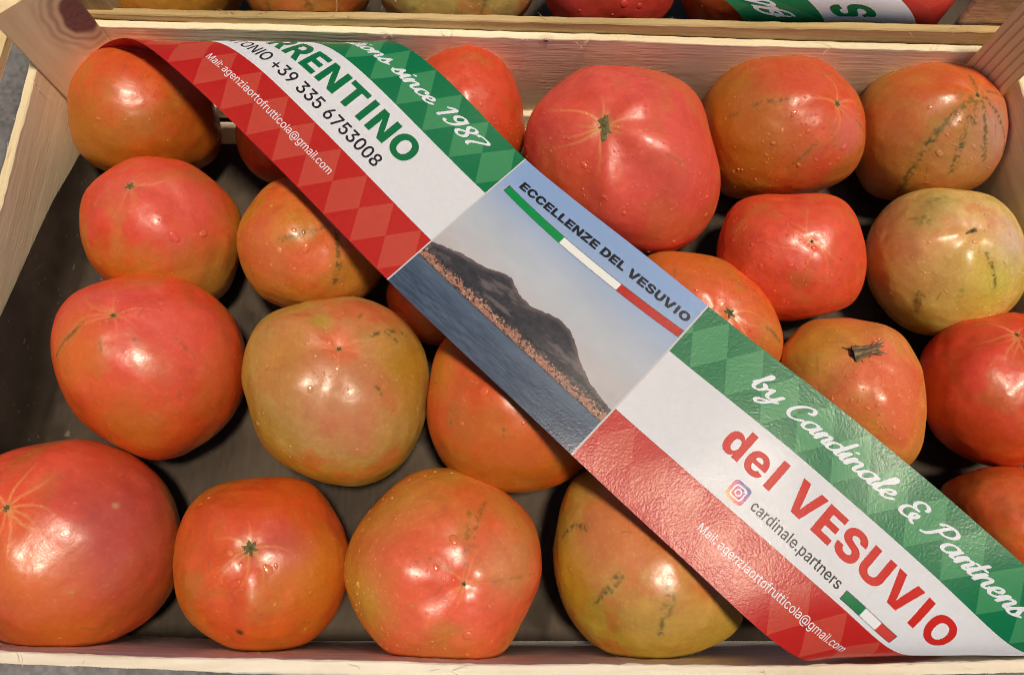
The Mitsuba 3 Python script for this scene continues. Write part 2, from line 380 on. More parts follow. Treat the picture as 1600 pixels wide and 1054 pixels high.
    # green-brown streaks, broken up
    for line, wd, st in streaks:
        pts = np.array([local(x, y) for x, y in line])
        kk = np.linspace(0, len(pts) - 1, 14 * len(pts)); pts = np.array([np.interp(kk, np.arange(len(pts)), pts[:, q]) for q in range(3)]).T
        pts /= np.linalg.norm(pts, axis=1, keepdims=True)
        wr = .72 * wd / F * D / a0
        cand = np.nonzero((V0 @ pts.mean(0)) > .2)[0]
        Vw = V0[cand] + (np.c_[meshkit.fbm(V0[cand] * 22 + off, 3, 5), meshkit.fbm(V0[cand] * 22 + off, 3, 6), meshkit.fbm(V0[cand] * 22 + off, 3, 7)] - .5) * wr * 2.4
        Vw /= np.linalg.norm(Vw, axis=1, keepdims=True)
        dd = np.sqrt(np.maximum(0, 2 - 2 * (Vw @ pts.T).max(1))) / wr
        bro = meshkit.fbm(V0[cand] * 30 + off, 3, 9)
        kk = np.clip(1.5 - dd, 0, 1) * np.clip((bro - .40) / .16, 0, 1) * st * .85
        ha = np.clip(1.2 - dd / 4.5, 0, 1) * .2 * st
        cc = col[cand]; cc = cc * (1 - ha[:, None]) + np.array([.33, .27, .07]) * ha[:, None]
        col[cand] = cc * (1 - kk[:, None]) + np.array(DKG) * kk[:, None]
    n6 = meshkit.noise(V0 * 24 + off, 12)
    col = col * (1 + (n6 - .5)[:, None] * np.array([.06, .20, .16]))
    # pale pores, specks
    col = col * (1 + np.array([.10, .32, .30]) * np.clip((n3 - .70) / .2, 0, 1)[:, None])
    # corky specks and hairline scratches
    for q in range(26):
        d0 = r.normal(size=3); d0[2] = abs(d0[2]); d0 /= np.linalg.norm(d0)
        k = np.clip(1.6 - np.arccos(np.clip(V0 @ d0, -1, 1)) / r.uniform(.006, .013), 0, 1)[:, None] * r.uniform(.3, .8)
        col = col * (1 - k) + np.array([[.62, .36, .17], [.16, .08, .03], [.42, .30, .10]][r.integers(3)]) * k
    for q in range(4):
        d0 = r.normal(size=3); d0[2] = abs(d0[2]); d0 /= np.linalg.norm(d0); t0 = np.cross(d0, r.normal(size=3)); t0 /= np.linalg.norm(t0); b0_ = np.cross(d0, t0)
        L_ = r.uniform(.05, .14); x_, y_ = V0 @ t0, V0 @ b0_ + (n2 - .5) * .05
        k = (np.clip(1.5 - np.abs(y_) / .007, 0, 1) * np.clip(3 - 3 * np.abs(x_) / L_, 0, 1) * (V0 @ d0 > .8) * .55)[:, None]
        col = col * (1 - k) + np.array([.22, .12, .05]) * k
    # corky ring round the stem scar
    ring = np.exp(-(ang / (.055 * scar + 1e-6)) ** 2) * .55 if scar else 0 * ang
    col = col * (1 - ring[:, None]) + np.array([.40, .26, .10]) * ring[:, None]
    lum_ = col.mean(1, keepdims=True); col = np.clip((lum_ + (col - lum_) * 1.07) * np.array([.97, .84, .80]), .008, .9)
    mesh = trimesh.Trimesh(P, ICO[res].faces, process=False)
    scene[key + '__body'] = mikit.ply(mesh, 'tomato_skin', smooth=True, color=col)
    tag(key, label, 'tomato', group)
    N = meshkit.arrays(mesh, True)[2]
    # stem scar: a small ragged star of dry tissue
    if scar and not stub:
        na, nr = 40, 7
        pa = np.arange(na) * 2 * np.pi / na
        k5 = r.integers(5, 7)
        rad = .040 * scar * (.62 + .5 * np.abs(np.cos(k5 * pa / 2 + r.uniform(0, 3))) ** 2.5 + .45 * (r.random(na) - .5))
        g = []
        if slit:
            sv = local(stem[0] + slit[0], stem[1] + slit[1]) - sd; sa = math.atan2(sv @ e2, sv @ e1)
            rad = rad * slit[2] / np.sqrt(np.cos(pa - sa) ** 2 + (slit[3] * np.sin(pa - sa)) ** 2)
        for q in range(nr):
            rr = rad * (q / (nr - 1))
            d = sd + (np.cos(pa) * rr)[:, None] * e1 + (np.sin(pa) * rr)[:, None] * e2
            d /= np.linalg.norm(d, axis=1, keepdims=True)
            pp = surf(d); nn = (pp - c); nn /= np.linalg.norm(nn, axis=1, keepdims=True)
            g.append(pp + nn * ((.0007 * (1 - (q / (nr - 1)) ** 2) * r.uniform(.2, 1.3, na)[:, None] + .00012) if q < nr - 1 else -.0004))
        Vs = np.concatenate(g); Fs = []
        for q in range(nr - 1):
            for s_ in range(na):
                a_, b_ = q * na + s_, q * na + (s_ + 1) % na
                Fs += [(a_, a_ + na, b_ + na), (a_, b_ + na, b_)]
        sc = trimesh.Trimesh(Vs, np.array(Fs), process=False)
        cc = np.array([.13, .11, .045]) * (.5 + .9 * r.random(len(Vs)))[:, None] + np.array([.03, .03, .004]) * r.random(len(Vs))[:, None]
        scene[key + '__stem_scar'] = mikit.ply(sc, 'dry_stem', smooth=True, color=cc)
    if stub:
        p0 = surf(sd[None])[0]; nrm = (p0 - c) / np.linalg.norm(p0 - c)
        b0_ = at(1339, 553, p0[2]); d1 = at(1374, 545, p0[2] + .003) - b0_; d1 /= np.linalg.norm(d1)
        side = np.cross(d1, nrm); side /= np.linalg.norm(side); upv = np.cross(side, d1)
        Vs, Fs, cc, base_i = [], [], [], 0

        def spike(org, dirv, L, r0, r1, na=10, ns=6, bend=0.0, tone=1.0):
            nonlocal_v = len(np.concatenate(Vs)) if Vs else 0
            for q in range(ns):
                f = q / (ns - 1); pa = np.arange(na) * 2 * np.pi / na
                rr = (r0 + (r1 - r0) * f) * (1 + .16 * np.cos(pa * 5 + bend * 40) + .18 * (r.random(na) - .5))
                Vs.append(org + dirv * L * f + upv * bend * L * f * f + rr[:, None] * (np.cos(pa)[:, None] * side + np.sin(pa)[:, None] * upv) + (dirv * .0006 * (r.random((na, 1)) - .5) if q == ns - 1 else 0))
                dark = np.where((np.arange(na) % 3 == 0), 2.4, 1.0)[:, None]
                cc.append(np.array([[.115, .080, .042]]) * dark * tone * (.6 + .8 * r.random((na, 1))))
            for q in range(ns - 1):
                for s_ in range(na):
                    a_, b_ = nonlocal_v + q * na + s_, nonlocal_v + q * na + (s_ + 1) % na
                    Fs.extend([(a_, b_, b_ + na), (a_, b_ + na, a_ + na)])
            e_ = nonlocal_v + (ns - 1) * na
            Fs.extend([(e_, e_ + k_, e_ + k_ + 1) for k_ in range(1, na - 1)])
        spike(b0_ - d1 * .002 + nrm * .0002, d1, .0115, .0042, .0015, na=18, ns=9, bend=.16)
        for k_ in range(14):
            spike(b0_ + d1 * .0062 + upv * .0012 + side * r.uniform(-.0014, .0014) + upv * r.uniform(-.001, .0012), d1 + side * r.uniform(-.5, .5) + upv * r.uniform(0, .5), r.uniform(.0035, .0072), .0008, .00025, na=6, ns=4, tone=1.5)
        for k_ in range(7):
            t_ = k_ * 2 * np.pi / 7 + .4
            spike(b0_ + nrm * .0004, (math.cos(t_) * d1 + math.sin(t_) * side) - nrm * .12, r.uniform(.005, .0085), .0011, .0003, na=7, ns=4, tone=.9)
        Vs, cc = np.concatenate(Vs), np.concatenate(cc)
        scene[key + '__stem'] = mikit.ply(trimesh.Trimesh(Vs, np.array(Fs), process=False), 'dry_stem', smooth=True, color=np.clip(cc, 0, 1))
        tag(key + '__stem', 'dry brown stem stub')
    # water on the skin
    caps, ccol = [], []

    def cap(d, rad, hgt):
        i0 = int(np.argmax(V0 @ d)); pp = surf(d[None])[0]; nn = N[i0]
        tx = np.cross(nn, r.normal(size=3)); tx /= np.linalg.norm(tx); ty = np.cross(nn, tx)
        na, nr = (9, 3) if rad < .0009 else (16, 6)
        rows, Fs = [pp + nn * hgt], []
        el = r.uniform(.8, 1.2)
        for q in range(1, nr + 1):
            f = q / nr
            for k_ in range(na):
                a_ = 2 * np.pi * k_ / na
                wob = 1 + .10 * np.sin(2 * a_ + i0)
                rows.append(pp + (tx * np.cos(a_) * el + ty * np.sin(a_) / el) * rad * wob * math.sin(f * np.pi / 2) + nn * (hgt * math.cos(f * np.pi / 2) ** .8 - (.00025 if q == nr else 0)))
        for k_ in range(na):
            Fs.append((0, 1 + k_, 1 + (k_ + 1) % na))
        for q in range(nr - 1):
            for k_ in range(na):
                a_, b_ = 1 + q * na + k_, 1 + q * na + (k_ + 1) % na
                Fs += [(a_, a_ + na, b_ + na), (a_, b_ + na, b_)]
        caps.append(trimesh.Trimesh(np.array(rows), np.array(Fs), process=False))
        ccol.append(np.tile(np.clip(col[i0] * np.array([1.08, 1.12, 1.12]), 0, 1), (len(rows), 1)))
    for x, y, s_ in drops:
        if Polygon(outline).buffer(-2).contains(box(x - .1, y - .1, x + .1, y + .1)):
            rad = .70 * s_ / F * D; cap(local(x, y), rad, rad * .32)
    n_m = 0
    minx, miny, maxx, maxy = pg.bounds
    tries = 0
    wet = int(wet * 1.5)
    while n_m < wet and tries < wet * 30:
        tries += 1
        x, y = r.uniform(minx, maxx), r.uniform(miny, maxy)
        if mist is not None and r.random() > sum(math.exp(-(((x - a_) / s_) ** 2 + ((y - b_) / s_) ** 2)) for a_, b_, s_ in mist) + .08:
            continue
        if not pg.buffer(-3).contains(box(x - .1, y - .1, x + .1, y + .1)):
            continue
        n_m += 1
        rad = .00026 + .00055 * r.random() ** 3 + (.0006 if r.random() < .04 else 0)
        cap(local(x, y), rad, rad * r.uniform(.35, .6))
    if caps:
        mm = trimesh.util.concatenate(caps)
        scene[key + '__water_droplets'] = mikit.ply(mm, 'water', smooth=True, color=np.concatenate(ccol))
        tag(key + '__water_droplets', kind='stuff')
    tomatoes.append((key, P))


def ell(cx, cy, rx, ry, rot=0, n=14):
    t = np.arange(n) * 2 * np.pi / n; c_, s_ = math.cos(math.radians(rot)), math.sin(math.radians(rot))
    return [(cx + rx * math.cos(a) * c_ - ry * math.sin(a) * s_, cy + rx * math.cos(a) * s_ + ry * math.sin(a) * c_) for a in t]


# row at the left
tomato('egg-shaped orange tomato in the rear left corner against the knotty post',
       [(207, 60), (265, 80), (310, 125), (340, 175), (347, 215), (337, 248), (305, 268), (240, 276), (165, 268), (125, 240), (107, 190), (105, 150), (118, 110), (150, 75)],
       (212, 69), (.58, .11, .045), (.54, .115, .03), AMB, 1, blobs=[(130, 225, 70, (.45, .19, .03), .9), (330, 225, 60, (.36, .10, .02), .8)], drops=[(228, 118, 3), (196, 188, 3.5), (255, 178, 3), (240, 150, 2.5), (262, 220, 2.5), (340, 218, 5), (234, 187, 2.5), (258, 110, 2)], wet=14, lobes=(4, .014), rays=.3, scar=.8)
tomato('pinkish red tomato in the left column, second from the rear',
       [(240, 246), (290, 252), (335, 285), (370, 325), (380, 375), (372, 420), (345, 466), (290, 478), (230, 468), (170, 440), (135, 400), (123, 350), (130, 300), (160, 265), (200, 248)],
       (200, 287), PINK, RED, (.5, .19, .03), 2, blobs=[(285, 320, 75, (.66, .13, .10), .8), (340, 440, 60, (.42, .23, .05), .8)], drops=[(272, 370, 9), (318, 365, 8), (258, 388, 2)], wet=20, lobes=(5, .022), scar=1.5)
tomato('large orange-red scratched tomato in the left column, third from the rear',
       [(230, 432), (285, 437), (340, 468), (375, 515), (387, 565), (378, 630), (345, 675), (300, 705), (250, 720), (190, 702), (130, 660), (95, 610), (76, 550), (85, 500), (115, 460), (165, 437)],
       (173, 488), PINK, (.62, .09, .035), (.44, .08, .02), 3, blobs=[(110, 560, 60, (.60, .17, .03), .8), (290, 540, 70, (.62, .115, .075), .6), (200, 660, 60, (.47, .16, .02), .6)],
       streaks=[([(128, 505), (110, 522), (98, 535), (88, 555)], 3.2, 1), ([(156, 528), (158, 548)], 2.2, .7), ([(200, 515), (220, 545)], 2.2, .6), ([(275, 528), (305, 558)], 2, .5), ([(172, 680), (180, 695)], 3, .7)], drops=[(152, 600, 3)], wet=10, lobes=(5, .02), scar=.8)
tomato('big pink-red tomato in the front left corner, cut off by the left edge',
       [(115, 686), (170, 697), (230, 725), (270, 770), (286, 830), (283, 890), (260, 940), (215, 980), (150, 1010), (75, 1016), (20, 1010), (-35, 975), (-62, 910), (-62, 810), (-35, 735), (25, 697)],
       (5, 790), (.68, .10, .04), (.56, .095, .055), (.38, .09, .025), 4, blobs=[(170, 830, 85, (.46, .10, .085), .8), (30, 905, 70, (.60, .17, .045), .8), (180, 790, 4.5, (.55, .36, .18), .8), (100, 990, 60, (.50, .16, .03), .7)], lobes=(5, .028), wet=6, rays=1, scar=.9)
tomato('round red tomato with grey star scar and dark nick, second in the front row',
       [(430, 742), (480, 752), (520, 790), (547, 850), (545, 900), (525, 960), (490, 1000), (440, 1018), (390, 1020), (340, 1005), (300, 975), (275, 930), (266, 880), (278, 820), (310, 775), (365, 747)],
       (390, 855), (.62, .095, .045), (.58, .12, .03), (.46, .14, .022), 5, blobs=[(490, 900, 65, (.52, .19, .03), .9), (430, 780, 60, (.60, .09, .02), .7), (376, 984, 7, (.03, .035, .012), 1), (440, 850, 40, (.48, .10, .085), .6)],
       drops=[(359, 863, 6), (376, 880, 4), (420, 890, 9), (415, 885, 5), (340, 885, 4), (366, 912, 10), (377, 920, 4), (345, 910, 5), (432, 884, 5), (312, 765 + 22, 5), (355, 995, 4), (958 / 2.0, 985, 4)], wet=25, lobes=(5, .03), scar=2.3, rays=.9)
tomato('dewy orange-red ribbed tomato, third in the front row',
       [(685, 733), (740, 740), (795, 770), (830, 810), (845, 860), (843, 920), (820, 975), (780, 1020), (720, 1033), (660, 1030), (600, 1012), (560, 972), (540, 915), (541, 870), (560, 820), (590, 780), (630, 745)],
       (728, 914), (.68, .12, .065), (.62, .15, .06), (.50, .24, .045), 6, blobs=[(570, 930, 60, (.52, .30, .05), .9), (620, 790, 70, (.50, .25, .05), .8), (800, 880, 55, (.52, .24, .10), .8), (640, 850, 60, (.64, .13, .06), .6), (690, 1015, 60, (.45, .22, .06), .6), (790, 790, 40, (.5, .25, .06), .7)],
       streaks=[([(727, 880), (728, 850), (735, 800)], 6, .55), ([(738, 850), (745, 810), (757, 785)], 5, .6), ([(700, 888), (660, 865)], 2.5, .5), ([(770, 908), (830, 895)], 3, .4)],
       drops=[(709, 842, 9.5), (682, 886, 6.5), (570, 912, 5), (766, 947, 5), (559, 952, 4), (566, 958, 3), (730, 988, 10), (600, 977, 5), (727, 1012, 5), (640, 750, 5), (665, 745, 4), (735, 990, 6), (545, 880, 4), (580, 800, 4), (765, 995, 4)],
       wet=150, mist=[(560, 890, 60), (600, 800, 60), (640, 1000, 70), (640, 745, 50)], lobes=(5, .042), dim=1.5, scar=.7, rays=.8)
tomato('olive-orange tomato with green flecks, fourth in the front row, partly under the band',
       [(905, 738), (965, 735), (1040, 765), (1105, 830), (1148, 910), (1160, 970), (1120, 1008), (1060, 1028), (1000, 1033), (940, 1015), (890, 965), (866, 900), (868, 830), (880, 780)],
       (1075, 815), (.58, .25, .10), (.47, .29, .075), (.39, .29, .045), 7, blobs=[(890, 900, 55, (.48, .32, .035), .9), (960, 840, 70, (.60, .24, .10), .6)],
       streaks=[([(882, 838), (900, 822), (918, 824)], 4, 1), ([(930, 945), (945, 925), (968, 895)], 4.5, 1), ([(955, 925), (975, 900)], 3, .8), ([(1030, 985), (1036, 945), (1042, 915)], 4.5, .9), ([(1042, 960), (1050, 925)], 3, .7), ([(920, 985), (925, 990)], 4, .7), ([(1112, 930), (1118, 920)], 4, .5)], drops=[(985, 817, 4)], wet=6, scar=0, lobes=(4, .03), rays=0)
tomato('olive-brown tomato with pinkish middle, right of the large scratched one',
       [(530, 465), (590, 475), (640, 510), (668, 570), (670, 630), (655, 690), (620, 735), (570, 757), (520, 757), (460, 735), (415, 700), (388, 640), (378, 590), (392, 530), (430, 485), (480, 467)],
       (530, 540), (.60, .17, .09), (.42, .285, .09), (.38, .25, .04), 8, blobs=[(640, 570, 65, (.38, .225, .03), .9), (430, 560, 55, (.50, .245, .06), .8), (530, 610, 75, (.45, .22, .11), .7), (535, 535, 30, (.66, .16, .07), .8), (500, 500, 22, (.42, .34, .06), .8)],
       streaks=[([(580, 524), (605, 520), (636, 528)], 3.5, 1), ([(605, 525), (618, 534)], 3.2, 1), ([(585, 604), (592, 614)], 3.5, .9), ([(560, 498), (566, 492)], 3, .6)],
       drops=[(516, 531, 6), (506, 538, 3), (492, 554, 5), (523, 553, 5), (527, 573, 6), (574, 569, 5), (602, 556, 4), (487, 608, 7), (478, 534, 6), (535, 491, 5), (645, 588, 4), (620, 593, 4), (596, 588, 3), (653, 639, 4), (505, 584, 4), (577, 530, 4)], wet=70, mist=[(420, 700, 55), (480, 560, 60)], lobes=(5, .034), dim=1.3, scar=.8)
tomato('orange tomato with a long green crack, half under the red rear part of the band',
       [(430, 282), (388, 322), (369, 370), (380, 420), (408, 463), (445, 482), (505, 485), (560, 472), (592, 440), (594, 385), (560, 325), (505, 285), (465, 275)],
       (535, 345), (.62, .17, .05), (.60, .155, .05), (.50, .23, .04), 9, blobs=[(420, 400, 60, (.62, .15, .06), .7), (560, 440, 50, (.52, .27, .05), .8)],
       streaks=[([(526, 360), (527, 400), (521, 440)], 4.5, 1), ([(515, 352), (470, 365), (438, 378)], 4, .75)], drops=[(438, 391, 6), (478, 388, 8), (460, 360, 5), (475, 363, 4), (408, 410, 3), (503, 366, 4), (460, 420, 5), (425, 414, 4), (516, 415, 4), (510, 385, 4)], wet=50, lobes=(5, .03), scar=0, rays=0)
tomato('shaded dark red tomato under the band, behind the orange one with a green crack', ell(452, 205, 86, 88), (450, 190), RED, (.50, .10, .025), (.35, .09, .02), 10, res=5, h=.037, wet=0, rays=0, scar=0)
tomato('orange tomato with large drops, under the band beside the printed sea',
       [(690, 530), (672, 590), (668, 650), (685, 710), (720, 750), (780, 768), (850, 765), (895, 745), (935, 690), (925, 610), (870, 545), (790, 508), (730, 508)],
       (770, 545), (.60, .11, .04), (.56, .12, .032), (.42, .13, .018), 11, blobs=[(690, 580, 45, (.55, .22, .035), .9), (790, 690, 70, (.50, .14, .022), .6)],
       streaks=[([(786, 665), (788, 680)], 3, .6), ([(706, 640), (707, 660)], 2.2, .6)], drops=[(738, 595, 5), (758, 612, 11), (739, 652, 4), (723, 661, 6), (779, 656, 4), (817, 660, 5), (745, 598, 4), (726, 644, 3), (775, 620, 3)], wet=20, scar=0, lobes=(4, .02), rays=0)
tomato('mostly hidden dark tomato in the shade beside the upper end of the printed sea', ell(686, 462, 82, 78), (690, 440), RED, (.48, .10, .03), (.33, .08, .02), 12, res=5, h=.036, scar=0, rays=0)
tomato('red tomato against the rear plank, right of the top of the band',
       [(738, 72), (775, 85), (803, 120), (818, 178), (816, 232), (785, 268), (725, 272), (670, 240), (638, 185), (640, 125), (680, 82)],
       (730, 120), (.62, .09, .045), (.58, .085, .035), (.46, .08, .025), 13, wet=150, mist=[(745, 170, 40), (800, 200, 40), (770, 90, 40)], res=5, scar=0, lobes=(4, .02), rays=.2)
tomato('very large salmon-red tomato in the rear row with a long dark stem scar',
       [(975, 100), (1040, 112), (1090, 150), (1113, 210), (1126, 280), (1110, 345), (1075, 385), (1020, 397), (955, 392), (890, 372), (840, 322), (818, 245), (830, 190), (860, 140), (910, 108)],
       (943, 195), (.64, .115, .075), (.62, .098, .075), (.58, .088, .055), 14, blobs=[(1060, 250, 70, (.64, .125, .085), .6), (880, 300, 60, (.60, .115, .04), .7)], wet=260, mist=[(930, 250, 70), (1070, 300, 60), (960, 110, 60), (850, 200, 50)], drops=[(1072, 250, 4), (1050, 330, 4), (1058, 322, 3), (1090, 270, 4), (912, 258, 7)], lobes=(6, .03), scar=2.0, rays=1, h=.047, slit=(2, 14, 2.6, 3.6))
tomato('dewy red-brown tomato in the rear row, left of the striped corner one',
       [(1220, 87), (1275, 92), (1325, 125), (1353, 180), (1350, 230), (1325, 275), (1280, 300), (1220, 310), (1160, 312), (1125, 300), (1108, 260), (1097, 205), (1097, 160), (1125, 120), (1165, 95)],
       (1313, 160), (.64, .10, .05), (.46, .13, .045), (.42, .15, .022), 15, blobs=[(1330, 200, 30, (.60, .16, .14), .7), (1160, 230, 75, (.45, .17, .025), .8), (1250, 120, 50, (.58, .10, .045), .7)],
       streaks=[([(1178, 165), (1200, 160), (1230, 157)], 3.5, .8), ([(1155, 178), (1140, 182)], 3, .5), ([(1230, 265), (1260, 240), (1278, 220)], 3.5, .5), ([(1190, 290), (1165, 300)], 5, .7), ([(1340, 190), (1348, 205)], 3, .8)],
       drops=[(1240, 178, 6), (1320, 230, 6), (1312, 250, 4), (1225, 118, 4), (1175, 108, 4), (1200, 210, 4), (1263, 205, 5), (1275, 250, 4), (1298, 258, 4), (1250, 212, 3), (1222, 205, 4), (1197, 255, 3)], wet=170, mist=[(1290, 180, 50), (1200, 230, 70), (1220, 95, 70)], lobes=(5, .022), scar=1.2, rays=.8)
tomato('orange-brown tomato with dark green stripes in the rear right corner',
       [(1450, 97), (1510, 102), (1555, 130), (1577, 180), (1575, 225), (1545, 275), (1500, 302), (1440, 314), (1380, 312), (1345, 290), (1332, 240), (1340, 180), (1350, 140), (1385, 110)],
       (1531, 146), (.58, .14, .05), (.50, .15, .05), (.42, .22, .05), 16, blobs=[(1555, 210, 45, (.44, .27, .24), .9), (1420, 260, 80, (.46, .21, .05), .8), (1480, 120, 60, (.60, .13, .045), .7), (1510, 250, 50, (.48, .26, .10), .7)],
       streaks=[([(1520, 152), (1490, 178), (1455, 218), (1425, 262), (1405, 298)], 5, 1), ([(1470, 196), (1450, 222)], 4, 1), ([(1527, 158), (1512, 190), (1500, 235), (1488, 270)], 5, 1), ([(1515, 180), (1522, 190)], 7, .8), ([(1536, 158), (1541, 200), (1537, 250)], 3.6, 1), ([(1541, 152), (1560, 175), (1572, 215), (1568, 235)], 4.5, 1), ([(1545, 142), (1565, 150)], 3, .9), ([(1528, 138), (1515, 118)], 4, .8), ([(1505, 148), (1470, 153)], 4.5, .45)],
       drops=[(1467, 239, 6), (1480, 212, 3), (1500, 190, 4), (1520, 250, 3), (1545, 215, 3), (1525, 230, 4), (1495, 178, 3), (1452, 168, 4)], wet=110, mist=[(1560, 210, 45), (1500, 230, 50)], lobes=(6, .026), scar=1.0)
tomato('pale yellow-green tomato at the right with olive speckles and a dark slit scar',
       [(1490, 290), (1545, 300), (1590, 340), (1605, 400), (1595, 460), (1560, 500), (1500, 523), (1440, 522), (1390, 495), (1360, 450), (1353, 400), (1365, 345), (1400, 310), (1445, 293)],
       (1522, 358), (.68, .42, .20), (.63, .50, .18), (.44, .39, .06), 17, blobs=[(1430, 345, 30, (.34, .36, .07), .75), (1465, 315, 28, (.36, .36, .09), .7), (1395, 370, 60, (.62, .27, .12), .6), (1530, 440, 62, (.50, .52, .06), .85), (1480, 420, 60, (.62, .33, .14), .5), (1585, 380, 40, (.60, .47, .40), .7), (1380, 450, 60, (.46, .28, .06), .7)],
       streaks=[([(1425, 340), (1448, 345)], 9, .55), ([(1455, 315), (1475, 310)], 7, .5), ([(1543, 395), (1553, 415), (1557, 450)], 3, 1), ([(1430, 485), (1437, 462)], 6, .8), ([(1498, 462), (1502, 455)], 4, .7), ([(1382, 482), (1384, 485)], 5, .6)],
       drops=[(1544, 304, 4), (1532, 320, 3), (1545, 332, 3), (1524, 334, 3), (1550, 320, 2.5), (1538, 310, 2.5), (1561, 363, 3), (1565, 376, 3), (1572, 410, 4), (1584, 370, 3), (1590, 425, 4)], wet=110, mist=[(1565, 470, 35), (1550, 320, 35), (1585, 430, 40)], lobes=(5, .034), scar=1.2, rays=.5, slit=(12, -5, 2.6, 3.6))
tomato('bright red squarish tomato left of the pale yellow-green one',
       [(1240, 304), (1300, 308), (1335, 335), (1355, 390), (1352, 440), (1330, 475), (1290, 492), (1225, 502), (1170, 485), (1135, 450), (1118, 405), (1125, 360), (1150, 320), (1190, 306)],
       (1270, 376), (.68, .10, .055), (.66, .10, .05), (.58, .10, .04), 18, drops=[(1186, 377, 4), (1235, 415, 5), (1245, 420, 4), (1190, 415, 5), (1225, 470, 3), (1210, 455, 3), (1300, 430, 4)], wet=160, mist=[(1190, 400, 60), (1250, 420, 50), (1230, 320, 60)], lobes=(4, .035), scar=.8, rays=.7)
tomato('orange-red tomato whose brown stem scar touches the right edge of the band',
       [(1060, 392), (1120, 402), (1180, 440), (1213, 490), (1222, 545), (1195, 585), (1130, 580), (1055, 535), (1000, 465), (1000, 410)],
       (1142, 488), (.68, .12, .055), (.58, .15, .045), (.48, .18, .04), 19, blobs=[(1090, 410, 50, (.56, .16, .035), .7), (1210, 530, 30, (.56, .22, .06), .8)], streaks=[([(1195, 510), (1213, 530)], 3.2, .8), ([(1150, 440), (1180, 455)], 2.4, .4)], wet=130, mist=[(1190, 530, 40), (1120, 450, 50), (1150, 410, 40)], lobes=(6, .022), scar=2.1, rays=1, h=.041)
tomato('wet orange tomato with a dry stem stub, beside the green edge of the band',
       [(1330, 495), (1382, 506), (1425, 545), (1447, 610), (1445, 670), (1430, 718), (1370, 740), (1290, 715), (1232, 650), (1215, 585), (1250, 510), (1290, 497)],
       (1352, 554), (.68, .19, .10), (.63, .23, .085), (.54, .27, .06), 20, blobs=[(1260, 545, 55, (.50, .30, .05), .9), (1400, 640, 60, (.64, .14, .06), .7), (1320, 515, 40, (.54, .26, .055), .6)], drops=[(1355, 637, 4), (1370, 632, 5), (1400, 600, 5), (1330, 625, 4), (1405, 618, 6), (1420, 610, 4)], wet=260, mist=[(1400, 620, 55), (1320, 590, 50), (1390, 520, 50), (1440, 660, 50)], lobes=(6, .03), scar=0, rays=.5, stub=True)
tomato('glossy deep red tomato cut off by the right edge, below the pale yellow-green one',
       [(1560, 490), (1612, 495), (1650, 540), (1664, 615), (1648, 690), (1600, 727), (1520, 720), (1470, 690), (1445, 650), (1435, 600), (1440, 555), (1475, 515), (1515, 495)],
       (1592, 517), (.62, .09, .04), (.60, .075, .035), (.50, .075, .022), 21, drops=[(1582, 546, 3)], wet=3, lobes=(5, .024), rays=.8, scar=.9)
tomato('plain orange-red tomato at the right edge, lowest one beyond the green stripe of the band',
       [(1580, 727), (1640, 738), (1680, 800), (1674, 870), (1600, 912), (1530, 880), (1480, 805), (1468, 767), (1500, 742), (1540, 729)],
       (1640, 770), (.60, .13, .04), (.60, .13, .04), (.52, .12, .03), 22, blobs=[(1512, 757, 14, (.40, .15, .035), .6), (1580, 790, 18, (.42, .14, .04), .5)], scar=.8, rays=.2, lobes=(4, .02))
# in the crate behind
BZ = .006
tomato('large olive-orange tomato at the left of the rear crate', ell(275, -32, 112, 102), (265, -120), (.52, .2, .05), (.5, .2, .05), (.42, .22, .04), 23, res=5, zbase=BZ, scar=0, rays=0, lobes=(5, .03))
tomato('orange tomato with a green crack in the rear crate, second from the left', ell(482, -32, 101, 100), (490, -110), (.56, .2, .06), (.54, .19, .06), (.46, .2, .05), 24, res=5, zbase=BZ, streaks=[([(478, 0), (487, 14), (480, 26)], 5, 1), ([(420, 8), (422, 20)], 3, .8)], scar=0, rays=0)
tomato('yellow-green wet tomato in the middle of the rear crate', ell(713, -32, 127, 102), (715, -120), OLV, (.46, .38, .12), (.48, .38, .14), 25, res=5, zbase=BZ, wet=140, mist=[(650, 15, 60), (760, 15, 60)], streaks=[([(645, 5), (650, 22)], 3, .7), ([(760, 0), (752, 20)], 3, .7)], scar=0, rays=0)
tomato('wet pink-red tomato in the rear crate', ell(952, -32, 108, 100), (950, -110), PINK, (.62, .075, .07), (.58, .07, .05), 26, res=5, zbase=BZ, drops=[(975, 6, 7), (1000, 10, 6), (905, 18, 3)], wet=40, scar=0, rays=0)
tomato('brown-red tomato in the rear crate, half under the label', ell(1150, -30, 92, 98), (1150, -110), RED, (.46, .085, .03), (.38, .08, .025), 27, res=5, zbase=BZ, wet=20, scar=0, rays=0)

